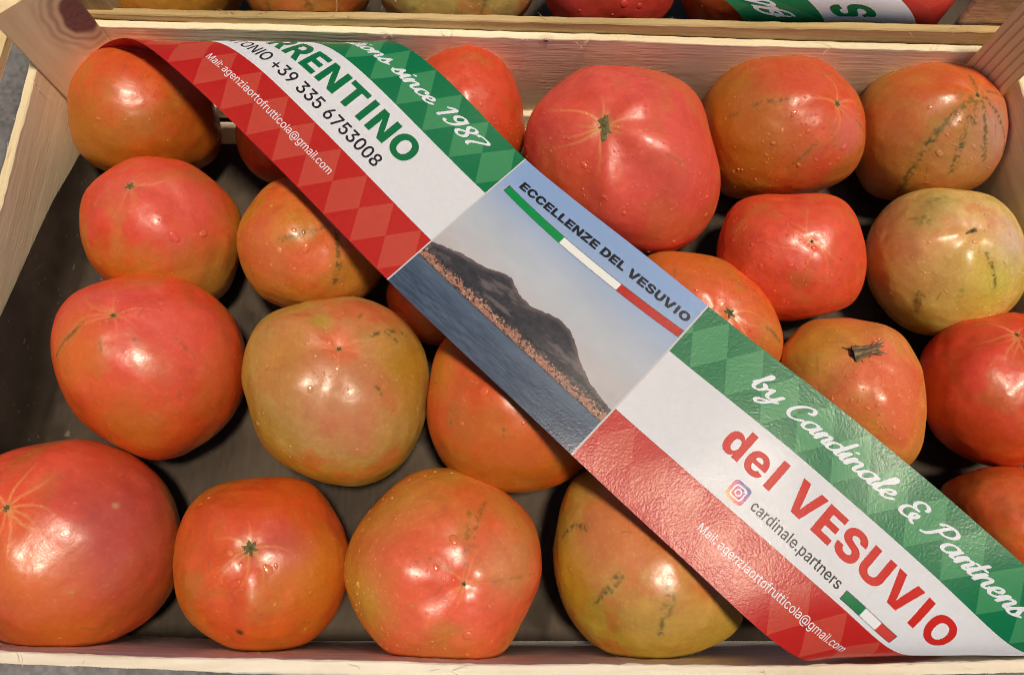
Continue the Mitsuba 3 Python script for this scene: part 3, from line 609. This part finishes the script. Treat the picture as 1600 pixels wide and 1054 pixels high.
# ------------------------------------------------------------------ printed paper band
NODES = np.array([[int(q) for q in t.split(',')] for t in '-2499,2882,598;-2386,2880,490;-2273,2879,383;-2131,2878,248;-1990,2878,114;-1881,2877,10;-1772,2877,-93;-2425,2878,665;-2314,2877,557;-2202,2876,449;-2060,2875,314;-1918,2875,179;-1809,2875,76;-1700,2875,-28;-2347,2867,733;-2241,2873,623;-2130,2874,514;-1989,2873,379;-1847,2872,245;-1737,2872,141;-1628,2872,38;-2264,2845,799;-2165,2865,688;-2058,2872,580;-1917,2871,445;-1775,2870,310;-1666,2869,207;-1557,2869,103;-2178,2811,860;-2086,2851,751;-1984,2868,645;-1846,2870,511;-1704,2868,376;-1594,2867,272;-1485,2866,168;-2099,2768,908;-2004,2826,809;-1908,2860,708;-1773,2868,576;-1632,2866,442;-1523,2864,338;-1413,2863,234;-2021,2715,944;-1925,2792,859;-1829,2845,767;-1699,2866,641;-1560,2865,508;-1451,2862,403;-1342,2860,299;-1945,2655,968;-1847,2748,901;-1747,2821,821;-1623,2859,704;-1488,2863,573;-1380,2861,469;-1271,2858,365;-1870,2592,980;-1770,2694,935;-1669,2783,871;-1543,2846,764;-1414,2861,638;-1308,2860,535;-1199,2856,431;-1796,2527,984;-1695,2635,959;-1593,2735,914;-1462,2823,819;-1337,2855,701;-1235,2858,601;-1128,2856,497;-1723,2461,981;-1620,2571,973;-1517,2679,948;-1385,2785,868;-1259,2843,760;-1160,2855,665;-1056,2856,564;-1651,2395,976;-1547,2506,978;-1443,2616,969;-1310,2735,910;-1179,2820,814;-1084,2847,726;-983,2857,629;-1580,2329,968;-1474,2439,978;-1369,2549,979;-1236,2675,941;-1102,2781,863;-1006,2830,783;-908,2856,694;-1509,2262,960;-1403,2371,974;-1297,2480,981;-1163,2611,960;-1029,2730,904;-928,2801,834;-831,2849,755;-1440,2195,952;-1333,2303,968;-1225,2411,979;-1092,2543,969;-957,2669,933;-854,2755,878;-754,2829,811;-1371,2126,945;-1263,2234,961;-1155,2341,974;-1021,2473,971;-885,2602,949;-782,2698,912;-680,2789,862;-1302,2058,939;-1194,2165,955;-1085,2271,967;-951,2403,967;-815,2534,954;-711,2634,933;-609,2734,902;-1233,1988,935;-1125,2095,949;-1016,2201,960;-881,2333,961;-746,2465,954;-641,2567,944;-538,2671,931;-1165,1918,932;-1056,2025,944;-947,2131,954;-812,2263,954;-677,2395,949;-572,2498,949;-468,2602,949;-1097,1848,930;-988,1954,940;-879,2060,948;-744,2193,946;-609,2325,944;-504,2428,948;-399,2531,957;-1029,1778,929;-920,1884,937;-811,1989,942;-676,2122,940;-541,2255,938;-436,2357,945;-331,2459,957;-961,1707,929;-853,1812,935;-743,1918,938;-609,2051,934;-474,2184,932;-369,2286,940;-263,2387,952;-894,1636,930;-785,1741,933;-676,1846,933;-542,1979,929;-407,2113,927;-302,2215,933;-195,2316,944;-825,1564,931;-717,1669,931;-609,1775,930;-475,1908,925;-340,2041,922;-235,2143,926;-129,2244,933;-757,1492,932;-649,1598,930;-542,1703,926;-407,1836,922;-273,1970,918;-168,2072,919;-62,2173,921;-688,1421,934;-581,1526,929;-474,1632,924;-340,1765,919;-205,1898,915;-101,2001,914;4,2102,911;-618,1350,935;-512,1455,928;-406,1561,923;-271,1694,918;-137,1828,913;-33,1930,911;71,2032,904;-548,1279,935;-442,1385,928;-336,1491,922;-202,1625,918;-68,1758,913;35,1861,910;139,1964,904;-477,1209,935;-371,1315,929;-266,1422,923;-132,1556,919;2,1689,915;104,1793,913;207,1897,908;-406,1139,934;-300,1246,929;-195,1353,924;-62,1487,920;72,1622,917;174,1726,917;277,1831,916;-334,1070,934;-229,1178,929;-124,1285,925;9,1420,922;143,1554,920;245,1659,922;346,1765,924;-263,1001,933;-158,1109,929;-53,1217,926;80,1352,923;213,1487,923;315,1593,927;417,1699,933;-191,933,931;-87,1041,928;19,1149,926;152,1284,924;284,1420,926;386,1526,932;487,1633,940;-120,865,930;-15,973,927;90,1081,925;223,1217,925;355,1354,929;457,1460,936;557,1567,946;-48,797,928;56,905,926;161,1013,925;294,1150,926;426,1287,931;527,1393,940;628,1500,951;23,729,926;127,837,925;232,946,924;365,1082,927;497,1220,933;598,1327,943;698,1434,955;94,661,924;199,769,923;303,878,923;436,1015,928;569,1153,935;669,1260,945;769,1367,958;165,593,921;270,701,922;375,810,923;507,948,929;640,1086,937;740,1194,948;840,1301,961;236,525,918;341,634,921;446,743,923;579,881,930;711,1020,940;811,1128,950;912,1235,964;307,457,915;412,566,920;517,676,924;650,815,932;783,954,943;883,1062,954;983,1170,967;378,389,913;483,499,919;589,610,925;722,749,935;855,889,946;954,997,957;1054,1105,971;449,322,910;555,433,919;660,544,927;794,683,937;926,824,950;1026,932,961;1125,1041,974;520,255,909;626,366,920;732,478,929;866,618,940;999,759,954;1099,868,964;1197,977,978;591,188,909;697,300,920;803,412,930;938,553,943;1071,694,957;1171,803,967;1270,913,980;661,122,910;768,234,922;874,346,932;1009,488,945;1143,630,960;1244,739,970;1343,849,982;732,55,912;838,167,924;945,281,934;1080,423,946;1215,565,961;1316,674,971;1416,785,984;802,-12,915;909,101,926;1016,215,935;1151,357,947;1287,500,962;1389,609,972;1489,720,986;872,-79,918;979,35,928;1086,149,936;1222,292,947;1358,435,961;1461,544,972;1562,654,987;942,-147,920;1049,-31,929;1156,83,937;1292,227,946;1429,369,959;1533,478,972;1634,588,988;1014,-213,918;1119,-97,929;1226,19,936;1363,161,945;1500,303,957;1604,412,970;1707,521,989;1086,-277,909;1190,-160,925;1297,-46,935;1433,96,944;1570,237,954;1675,345,969;1778,454,989;1160,-336,888;1263,-221,914;1368,-109,930;1504,31,941;1641,170,950;1746,278,967;1850,386,989;1234,-381,852;1336,-280,893;1440,-172,922;1575,-35,938;1711,103,947;1817,211,965;1921,318,989;1306,-404,807;1408,-333,861;1512,-235,907;1647,-101,931;1781,36,943;1887,142,964;1992,249,989;1376,-412,750;1481,-375,819;1584,-296,881;1718,-167,921;1851,-32,938;1957,74,962;2062,179,990;1447,-412,688;1555,-396,773;1657,-348,846;1789,-233,903;1922,-100,931;2027,4,959;2132,109,990;1519,-409,621;1628,-404,718;1733,-381,804;1860,-295,877;1992,-168,921;2097,-65,955;2202,39,989;1590,-406,553;1701,-406,657;1809,-398,752;1934,-346,842;2063,-235,904;2167,-133,946;2271,-31,987;1662,-404,485;1774,-406,591;1884,-404,692;2013,-380,801;2136,-297,879;2238,-200,932;2341,-101,981;1733,-403,417;1846,-405,524;1958,-406,628;2092,-397,749;2213,-347,844;2312,-262,910;2410,-170,970;1805,-404,350;1918,-404,456;2030,-405,561;2168,-404,689;2295,-379,802;2388,-315,877;2484,-233,951;1877,-405,283;1989,-404,388;2102,-405,494;2243,-406,625;2376,-395,749;2468,-355,834;2561,-291,922;1948,-407,216;2061,-405,321;2174,-405,426;2316,-405,558;2453,-401,688;2551,-381,783;2640,-338,880;2020,-408,149;2133,-406,254;2245,-405,358;2388,-404,491;2528,-403,623;2631,-395,723;2727,-374,825;2092,-410,82;2204,-408,187;2317,-406,291;2459,-404,423;2601,-403,556;2707,-401,658;2810,-394,761;2163,-411,15;2276,-409,120;2389,-407,224;2530,-405,356;2672,-403,489;2781,-403,591;2888,-402,694;2235,-413,-52;2348,-410,53;2460,-408,157;2602,-406,289;2744,-404,421;2853,-403,523;2963,-404,625;2307,-414,-118;2419,-412,-14;2532,-410,91;2673,-407,222;2815,-405,354;2925,-404,455;3035,-404,557'.split(';')], float).reshape(68, 7, 3) * 1e-4
BA, BB = -2.6 + .1 * np.arange(68), np.array([0, .155, .31, .505, .70, .85, 1.0])
W, LA = .0975, 1.2564
_sp = [RectBivariateSpline(BA, BB, NODES[..., k], kx=3, ky=3, s=2e-6) for k in range(3)]


def band(a, b, lift=0.0):
    P = np.stack([s.ev(a, b) for s in _sp], -1)
    lift = np.asarray(lift + (meshkit.fbm(np.stack([np.asarray(a) * 2.2, np.asarray(b) * 2.2, 0 * np.asarray(a)], -1), 2, 11) - .5) * .0016)
    if np.any(lift):
        da = np.stack([s.ev(a, b, dx=1) for s in _sp], -1); db = np.stack([s.ev(a, b, dy=1) for s in _sp], -1)
        n = np.cross(da, db); n /= np.linalg.norm(n, axis=-1, keepdims=True)
        P = P + n * np.asarray(lift)[..., None]
    return P


MTN = [(-.05, .29), (0, .305), (.154, .371), (.304, .405), (.40, .452), (.44, .452), (.481, .435), (.526, .416), (.61, .411), (.706, .445), (.77, .462), (.83, .452), (.882, .43), (.966, .375), (1.076, .324), (1.206, .294), (1.30, .290)]


def pl(x, pts):
    y = mi.Float(pts[0][1])
    for (x0, y0), (x1, y1) in zip(pts[:-1], pts[1:]):
        y = dr.select(x >= x0, y0 + (y1 - y0) * dr.clip((x - x0) / (x1 - x0), 0, 1), y)
    return y


INK_RED, INK_RED2 = (.42, .013, .009), (.46, .052, .032)
INK_GRN, INK_GRN2 = (.003, .150, .055), (.040, .235, .095)
PAPER = (.64, .655, .69)


def lattice(a, b, c0, w):
    t = (a + .29) / .21
    k = dr.abs(t - dr.round(t)) * 2
    return (k + dr.abs(b - c0) / (w / 2)) < 1


def band_fn(p, n, uv):
    a, b = uv.x * 8 - 3, uv.y
    red = dr.select(lattice(a, b, .155, .31), mi.Color3f(*INK_RED2), mi.Color3f(*INK_RED))
    grn = dr.select(lattice(a, b, .85, .30), mi.Color3f(*INK_GRN2), mi.Color3f(*INK_GRN))
    spk = noise(a * 260, b * 260, 2.0)
    white = mi.Color3f(*PAPER) * (1 - .10 * smoothstep(.80, .95, spk) - .05 * fbm(a * 40, b * 40, 0., 3))
    c = dr.select(b < .31, red, dr.select(b > .70, grn, white))
    # the printed view: sky, mountain, lit shore, sea
    ridge = pl(a, MTN) + .006 * (noise(a * 60, 0., 0.) - .5)
    up = dr.clip((b - .34) / .6, 0, 1)
    skyc = mix((.44, .42, .43), (.41, .45, .50), smoothstep(0, .4, up)) * (1 + .16 * (fbm(a * 5, b * 12, 4., 4) - .5))
    skyc = mix(skyc, (.22, .34, .57), smoothstep(.3, 1.0, up + .15 * (fbm(a * 3, b * 3, 5., 3) - .5)))
    rock = mix((.013, .015, .024), (.045, .043, .052), fbm(a * 26, b * 44, 1., 4))
    rock = mix(rock, (.13, .105, .11), smoothstep(.5, .75, fbm(a * 9 + b * 14, b * 30 - a * 6, 2., 4)) * .8)
    rock = mix(rock, (.17, .12, .12), smoothstep(.03, .0, ridge - b) * .5)
    trees = noise(a * 170, b * 170, 4.) * smoothstep(.34, .27, b)
    rock = mix(rock, mi.Color3f(.012, .014, .016), smoothstep(.35, .75, trees) * .8)
    houses = smoothstep(.47, .62, fbm(a * 95, b * 130, 7., 3) + .30 * smoothstep(.05, .0, dr.abs(b - .232)) - .12)
    shore = mix((.045, .038, .04), (.36, .16, .105), houses * .85)
    shore = mix(shore, (.55, .36, .27), smoothstep(.72, .85, noise(a * 210, b * 260, 3.)) * houses)
    st = .268 + .022 * (noise(a * 22, 3., 0.) - .5) + .03 * (noise(a * 130, b * 90, 8.) - .5)
    sea = mix((.020, .036, .070), (.070, .105, .165), dr.clip(fbm(a * 18, b * 170, 0., 4) * 1.3 - .15 + .5 * (b - .1), 0, 1))
    sea = mix(sea, (.10, .145, .21), smoothstep(.12, .2, b) * .4)
    pic = dr.select(b > ridge, skyc, dr.select(b > st, rock, dr.select(b > .213, shore, sea)))
    pic = mix(pic, (.02, .025, .03), smoothstep(.008, .0, dr.abs(b - .214)) * .7)
    # three-colour bar in the view
    inbar = (a > .058) & (a < 1.245) & (b > .762 + .022 * dr.square((a - .66) / .6)) & (b < .803 + .021 * dr.square((a - .66) / .6))
    bar = dr.select(a < .473, mi.Color3f(.0, .24, .055), dr.select(a < .86, mi.Color3f(.74, .75, .73), mi.Color3f(*INK_RED)))
    edge = (a > .052) & (a < 1.250) & (b > .759 + .022 * dr.square((a - .66) / .6)) & (b < .806 + .021 * dr.square((a - .66) / .6))
    pic = dr.select(edge, mi.Color3f(.05, .06, .06), pic)
    pic = dr.select(inbar, bar, pic)
    inside = (a > 0) & (a < LA)
    c = dr.select(inside, pic, c)
    c = dr.select((dr.abs(a) < .004) | (dr.abs(a - LA) < .005), mi.Color3f(.52, .50, .52), c)
    # small flag near the front end
    f_in = (a > 2.588) & (a < 2.888) & (b > .335) & (b < .380)
    f_ed = (a > 2.584) & (a < 2.892) & (b > .332) & (b < .383)
    c = dr.select(f_ed, mi.Color3f(.03, .04, .05), c)
    c = dr.select(f_in, dr.select(a < 2.70, mi.Color3f(.01, .16, .05), dr.select(a < 2.795, mi.Color3f(.72, .73, .75), mi.Color3f(.52, .05, .035))), c)
    return c


def ink_fn(p, n, uv):
    """How glossy the print is: heavy inks shine, bare paper and the light sky tint do not."""
    l = mi.luminance(band_fn(p, n, uv))
    return dr.clip(.37 + .35 * smoothstep(.22, .6, l), 0, 1)


def peel(p, n, uv):
    return .7 * noise(p.x * 1250, p.y * 1250, p.z * 600) + .5 * noise(p.y * 2300 + 7, p.x * 2300, p.z * 900)


def ink(color, rough, scale=.00007, cc=.12):
    return {'type': 'twosided', 'bsdf': {'type': 'bumpmap', 'arbitrary': mikit.proc(peel, eps=1.5e-4), 'scale': scale,
            'bsdf': {'type': 'principled', 'base_color': color, 'roughness': rough, 'specular': .17, 'clearcoat': cc, 'clearcoat_gloss': .8}}}


scene['print_paper'] = ink(mikit.proc(band_fn), mikit.proc(ink_fn), cc=.25)
scene['ink_white'] = ink(rgb(.68, .71, .76), .5, cc=.2)
scene['ink_black'] = ink(rgb(.012, .013, .018), .36)
scene['ink_red'] = ink(rgb(.50, .018, .012), .42, cc=.04)
scene['ink_green'] = ink(rgb(.002, .135, .045), .38)

na_, nb_ = 420, 70
ga, gb = np.meshgrid(np.linspace(-2.5, 4.05, na_), np.linspace(0, 1, nb_), indexing='ij')
Vb = band(ga.ravel(), gb.ravel())
i, j = np.meshgrid(np.arange(na_ - 1), np.arange(nb_ - 1), indexing='ij'); a = (i * nb_ + j).ravel()
Fb = np.vstack([np.c_[a, a + nb_, a + nb_ + 1], np.c_[a, a + nb_ + 1, a + 1]])
uvb = np.c_[(ga.ravel() + 3) / 8, gb.ravel()]
tag('label_band', 'long green, white and red printed paper band lying diagonally over the tomatoes', 'label band')
scene['label_band__sheet'] = mikit.ply(trimesh.Trimesh(Vb, Fb, process=False), 'print_paper', smooth=True, uv=uvb)

FONT = glob.glob('/opt/blender-*/*/datafiles/fonts/Inter.woff2')[0]


def sans(text, weight, opsz=14, size=150):
    """Upright sans capitals 1 tall, from the font's glyphs; I and l are plain stems."""
    from PIL import Image, ImageDraw, ImageFont
    f = ImageFont.truetype(FONT, size); f.set_variation_by_axes([opsz, weight])
    cap = -f.getbbox('H', anchor='ls')[1]

    def runs(ch):
        x0, y0, x1, y1 = f.getbbox(ch, anchor='ls')
        im = Image.new('L', (int(x1 - x0 + 12), int(y1 - y0 + 12)))
        ImageDraw.Draw(im).text((6 - x0, 6 - y0), ch, 255, f, anchor='ls')
        on = np.pad(np.asarray(im) > 127, ((0, 0), (1, 1))).astype(np.int8)
        rows, st = np.nonzero(np.diff(on, axis=1) == 1); en = np.nonzero(np.diff(on, axis=1) == -1)[1]
        return rows, st + x0 - 6, en + x0 - 6, 6 - y0
    rows, st, en, up = runs('H')
    stem = int(en[0] - st[0])
    asc = -f.getbbox('d', anchor='ls')[1]
    x, out, glyphs = 0, [], {}
    for ch in text:
        if ch in 'Il':
            out.append(box(x + stem * .55, 0, x + stem * 1.55, cap if ch == 'I' else asc)); x += stem * 2.1
            continue
        if ch != ' ':
            if ch not in glyphs:
                rows, st, en, up = runs(ch)
                glyphs[ch] = unary_union([box(s_, up - r_ - 1, e_, up - r_) for s_, e_, r_ in zip(st, en, rows)]).buffer(.9).buffer(-.9).simplify(.6)
            out.append(affinity.translate(glyphs[ch], x, 0))
        x += f.getlength(ch)
    return affinity.scale(unary_union(out), 1 / cap, 1 / cap, origin=(0, 0))


GLYPH = {
    'a': (1.12, [[(.85, .8), (.6, 1.0), (.25, .85), (.1, .45), (.2, .08), (.45, .05), (.72, .4), (.9, .98), (.82, .4), (.88, .06), (1.05, .12), (1.22, .4)]]),
    'b': (.98, [[(.0, .45), (.22, 1.2), (.36, 1.8), (.26, 1.98), (.16, 1.5), (.12, .5), (.25, .05), (.52, .05), (.72, .4), (.66, .8), (.48, .9), (.62, .72), (.95, .78)]]),
    'y': (1.0, [[(0, .7), (.15, .98), (.18, .5), (.3, .1), (.55, .1), (.8, .5), (.9, .98), (.76, .1), (.5, -.65), (.22, -.92), (.06, -.7), (.4, -.28), (1.0, .25)]]),
    'C': (1.32, [[(1.02, 1.35), (1.18, 1.62), (1.0, 1.92), (.6, 1.75), (.25, 1.1), (.2, .4), (.5, .02), (.9, .12), (1.2, .5)]]),
    'r': (.78, [[(0, .4), (.2, .98), (.14, 0)], [(.16, .35), (.36, .85), (.6, .98), (.66, .7), (.58, .3), (.66, .06), (.82, .14), (.92, .4)]]),
    'd': (1.08, [[(.8, .8), (.55, 1.0), (.22, .8), (.1, .4), (.22, .05), (.5, .1), (.78, .6), (1.0, 2.0), (.86, .8), (.86, .08), (1.02, .12), (1.18, .4)]]),
    'i': (.5, [[(0, .4), (.25, 1.0), (.2, .4), (.26, .06), (.42, .1), (.58, .4)], [(.4, 1.42), (.43, 1.47)]]),
    'n': (1.0, [[(0, .4), (.18, .98), (.12, 0)], [(.14, .3), (.4, .85), (.62, .98), (.7, .75), (.65, .3), (.75, .06), (.93, .14), (1.08, .4)]]),
    'l': (.52, [[(0, .4), (.34, 1.2), (.46, 1.85), (.32, 1.98), (.2, 1.4), (.16, .5), (.24, .06), (.42, .1), (.6, .4)]]),
    'e': (.74, [[(0, .4), (.34, .5), (.55, .75), (.42, 1.0), (.18, .8), (.1, .4), (.25, .05), (.5, .08), (.8, .42)]]),
    '&': (1.35, [[(1.05, 1.5), (.95, 1.85), (.55, 1.92), (.32, 1.55), (.5, 1.15), (.8, 1.08), (.4, 1.0), (.14, .55), (.32, .06), (.78, .06), (1.1, .45), (1.06, .8), (.82, .66), (.95, .2), (1.3, -.05)]]),
    'P': (1.3, [[(.0, .0), (.2, .1), (.45, .9), (.7, 1.9)], [(.2, 1.5), (.5, 1.88), (1.0, 1.95), (1.3, 1.65), (1.15, 1.15), (.75, .95), (.52, 1.05)]]),
    't': (.62, [[(0, .4), (.3, 1.0), (.42, 1.65), (.25, .6), (.3, .08), (.46, .1), (.66, .4)], [(.02, 1.12), (.66, 1.18)]]),
    's': (.74, [[(0, .35), (.3, .8), (.42, 1.12), (.46, .8), (.6, .4), (.48, .05), (.2, .03), (.08, .22)], [(.5, .06), (.82, .38)]]),
    'o': (.92, [[(.55, 1.0), (.22, .8), (.1, .4), (.25, .05), (.55, .1), (.72, .5), (.62, .9), (.46, .95), (.66, .8), (.96, .86)]]),
    'c': (.76, [[(.64, .72), (.55, .98), (.25, .85), (.1, .4), (.25, .05), (.5, .08), (.8, .42)]]),
    '1': (.8, [[(.1, 1.45), (.5, 1.92), (.42, 1.0), (.32, 0)]]),
    '9': (1.0, [[(.78, 1.5), (.5, 1.92), (.2, 1.6), (.2, 1.15), (.45, .95), (.72, 1.3), (.82, 1.85), (.75, .9), (.5, .2), (.2, .0), (.06, .22)]]),
    '8': (1.0, [[(.76, 1.65), (.5, 1.94), (.22, 1.62), (.38, 1.2), (.68, .8), (.74, .35), (.45, .0), (.15, .2), (.2, .6), (.5, 1.0), (.76, 1.45), (.76, 1.65)]]),
    '7': (.85, [[(.06, 1.6), (.16, 1.85), (.84, 1.88), (.56, 1.1), (.36, 0)]]), ' ': (.62, [])}


def script(text, pen=.155, slant=.28):
    """Brush-pen handwriting drawn stroke by stroke; x-height 1."""
    x, out = 0, []
    for ch in text:
        adv, strokes = GLYPH[ch]
        for s_ in strokes:
            p = np.array(s_, float); p[:, 0] += x
            if len(p) > 2:
                t = np.r_[0, np.cumsum(np.linalg.norm(np.diff(p, axis=0), axis=1) ** .6)]
                u_ = np.linspace(0, t[-1], 10 * len(p)); p = CubicSpline(t, p)(u_)
            l0 = LineString(p)
            out.append(unary_union([affinity.translate(l0, k * .045, k * .02).buffer(pen / 2, quad_segs=4) for k in (-1, 0, 1)]))
        x += adv
    g = unary_union(out).simplify(.012)
    return affinity.affine_transform(g, [1, slant, 0, 1, 0, 0])


def flat_print(key, geom, to_surface, bsdf, size, label=None):
    """Lays a flat figure on a curved sheet as a skin of ink a tenth of a millimetre thick."""
    parts = [trimesh.Trimesh(*trimesh.creation.triangulate_polygon(g, engine='earcut')[:1], process=False) if False else g for g in getattr(geom, 'geoms', [geom]) if g.area > 1e-9]
    ms = []
    for g in parts:
        v2, f2 = trimesh.creation.triangulate_polygon(g, engine='earcut')
        v3, f3 = trimesh.remesh.subdivide_to_size(np.c_[v2, np.zeros(len(v2))], f2, size, max_iter=12)
        ms.append(trimesh.Trimesh(v3, f3, process=False))
    m = trimesh.util.concatenate(ms)
    m.vertices = to_surface(m.vertices[:, 0], m.vertices[:, 1])
    return put(key, m, bsdf, smooth=True, label=label)


def fit(geom, a0, a1, b0, b1, height, unit=1.0):
    """Geometry whose capitals (or x-height) are 1 tall, laid with its base line from (a0, b0) to (a1, b1)."""
    x0, _, x1, _ = geom.bounds
    sx = (a1 - a0) / (x1 - x0)
    k = (b1 - b0) / (a1 - a0)
    return affinity.affine_transform(geom, [sx, 0, k * sx, height * unit, a0 - x0 * sx, b0 - x0 * sx * k])


LIFT = .00011
on_band = lambda x, y: band(x, y, LIFT)
P_ = 'label_band__lettering'
flat_print(P_, fit(sans('SORRENTINO', 850), -1.87, -.415, .485, .487, .152), on_band, 'ink_green', .04, 'dark green bold lettering')
flat_print(P_, fit(sans('ANTONIO +39 335 6753008', 620), -1.83, -.512, .362, .362, .074), on_band, 'ink_black', .04, 'black telephone line')
flat_print(P_, fit(sans('Mail: agenziaortofrutticola@gmail.com', 420), -1.648, -.648, .166, .160, .043), on_band, 'ink_white', .03, 'small white mail address on red')
flat_print(P_, fit(script('ations since 1987'), -1.342, -.185, .826, .828, .046), on_band, 'ink_white', .03, 'white handwriting ending in 1987')
flat_print(P_, fit(sans('ECCELLENZE DEL VESUVIO', 900, 32), .095, 1.232, .853, .862, .047), on_band, 'ink_black', .03, 'small heavy black capitals over the picture')
flat_print(P_, fit(sans('del VESUVIO', 840), 1.735, 3.085, .497, .452, .155), on_band, 'ink_red', .04, 'large red lettering')
flat_print(P_, fit(script('by Cardinale & Partners'), 1.655, 3.215, .822, .806, .052), on_band, 'ink_white', .03, 'white handwriting on green')
flat_print(P_, fit(sans('cardinale.partners', 600), 2.028, 2.55, .370, .353, .054), on_band, 'ink_black', .03, 'small black account name')
flat_print(P_, fit(sans('Mail: agenziaortofrutticola@gmail.com', 420), 1.912, 2.785, .141, .143, .043), on_band, 'ink_white', .03, 'small white mail address at the front end')
# round-cornered camera badge
LC, LS = (1.944, .391), .098


def badge_fn(p, n, uv):
    x, y = uv.x, uv.y
    c = mix((.75, .42, .10), (.62, .05, .06), smoothstep(.0, .5, .45 * x + .75 * y))
    c = mix(c, (.30, .03, .22), smoothstep(.35, .8, .5 * x + .7 * y))
    return mix(c, (.045, .05, .24), smoothstep(.72, 1.05, .35 * x + .85 * y))


scene['badge_ink'] = ink(mikit.proc(badge_fn), .4, cc=.3)
sq = box(-.5, -.5, .5, .5).buffer(-.24).buffer(.24, quad_segs=6)
v2, f2 = trimesh.creation.triangulate_polygon(sq, engine='earcut'); v3, f3 = trimesh.remesh.subdivide_to_size(np.c_[v2, 0 * v2[:, 0]], f2, .2)
scene['label_band__camera_badge'] = mikit.ply(trimesh.Trimesh(band(LC[0] + v3[:, 0] * LS, LC[1] + v3[:, 1] * LS, LIFT), f3, process=False), 'badge_ink', smooth=True, uv=v3[:, :2] + .5)
tag('label_band__camera_badge', 'rounded camera badge from orange to violet')
ro = box(-.34, -.34, .34, .34); ro = ro.buffer(-.18).buffer(.18, quad_segs=6)
glyph = unary_union([ro.difference(ro.buffer(-.075)), Polygon(ell(0, 0, .185, .185, n=28)).difference(Polygon(ell(0, 0, .115, .115, n=28))), Polygon(ell(.2, .2, .045, .045, n=12))])
flat_print('label_band__camera_badge__outline', affinity.affine_transform(glyph, [LS, 0, 0, LS, *LC]), lambda x, y: band(x, y, LIFT * 2), 'ink_white', .03)

# ------------------------------------------------------------------ the band on the rear crate
HL = [(1100, -46), (1133, 0), (1165, 36), (1192, 72)]
edges = {0: [(1095, -55), (1133, 0), (1161, 31)], .32: [(1222, -55), (1262, 0), (1287, 31.5)], .70: [(1372, -55), (1408, 0), (1430, 32.5)], 1.0: [(1512, -55), (1494, 0), (1468, 32.5)]}
zz = {0: [.094, .090, .0765], .32: [.096, .091, .077], .70: [.096, .091, .0775], 1.0: [.09, .086, .0765]}
Nb = np.array([[at(*edges[b][k], zz[b][k]) for b in edges] for k in range(3)])
Nb = np.concatenate([Nb, Nb[2:] + np.array([.004, .002, -.022])])
_sb = [RectBivariateSpline(np.array([0, 1, 1.68, 2.4]), np.array(list(edges)), Nb[..., k], kx=3, ky=2) for k in range(3)]


def band2(a, b, lift=0.0):
    P = np.stack([s.ev(a, b) for s in _sb], -1)
    if lift:
        n = np.cross(np.stack([s.ev(a, b, dx=1) for s in _sb], -1), np.stack([s.ev(a, b, dy=1) for s in _sb], -1)); n /= np.linalg.norm(n, axis=-1, keepdims=True)
        P = P + n * np.sign(n[:, 2:]) * lift
    return P


def band2_fn(p, n, uv):
    a, b = uv.x * 2.4, uv.y
    f = noise(dr.floor(a * 2.2 + b * 5) * 3.7, dr.floor(b * 7 - a * 1.3) * 1.9, 0.)
    c = dr.select(b < .32, mix(INK_GRN, INK_GRN2, f), dr.select(b < .70, mi.Color3f(*PAPER), mix((.36, .014, .012), INK_RED2, f)))
    return c


scene['print_paper_rear'] = ink(mikit.proc(band2_fn), .45, cc=.2)
ga, gb = np.meshgrid(np.linspace(.2, 2.3, 50), np.linspace(0, 1, 40), indexing='ij')
i, j = np.meshgrid(np.arange(49), np.arange(39), indexing='ij'); a = (i * 40 + j).ravel()
tag('label_band_001', 'second green, white and red paper band, in the rear crate at the top right', 'label band')
scene['label_band_001__sheet'] = mikit.ply(trimesh.Trimesh(band2(ga.ravel(), gb.ravel()), np.vstack([np.c_[a, a + 40, a + 41], np.c_[a, a + 41, a + 1]]), process=False), 'print_paper_rear', smooth=True, uv=np.c_[ga.ravel() / 2.4, gb.ravel()])


def upside(geom, cx_, cy_, sz):
    """Lettering of a band that faces the other way, placed by its middle (px) in the rear band's own directions."""
    x0, y0, x1, y1 = geom.bounds
    g = affinity.translate(geom, -(x0 + x1) / 2, -(y0 + y1) / 2)
    g = affinity.scale(g, -sz, -sz, origin=(0, 0))
    from scipy.optimize import least_squares

    def pr(q):
        P = band2(np.array([q[0]]), np.array([q[1]]))[0] - CAM
        return np.array([800 + F * (P @ RT) / (P @ FW), 527 - F * (P @ UP) / (P @ FW)])
    q = least_squares(lambda q: pr(q) - [cx_, cy_], [1.2, .4]).x
    return g, q


for geo, cxp, cyp, h_, mat in ((sans('S', 850), 1333, 18, .16, 'ink_green'), (sans('O', 850), 1297, -14, .16, 'ink_green'), (script('P'), 1240, 26, .075, 'ink_white'), (script('as'), 1193, 10, .085, 'ink_white')):
    g, q = upside(geo, cxp, cyp, 1.0)
    flat_print('label_band_001__lettering', g, lambda x, y: band2(q[0] + x * h_ / .27, q[1] + y * h_, .00015), mat, .1)
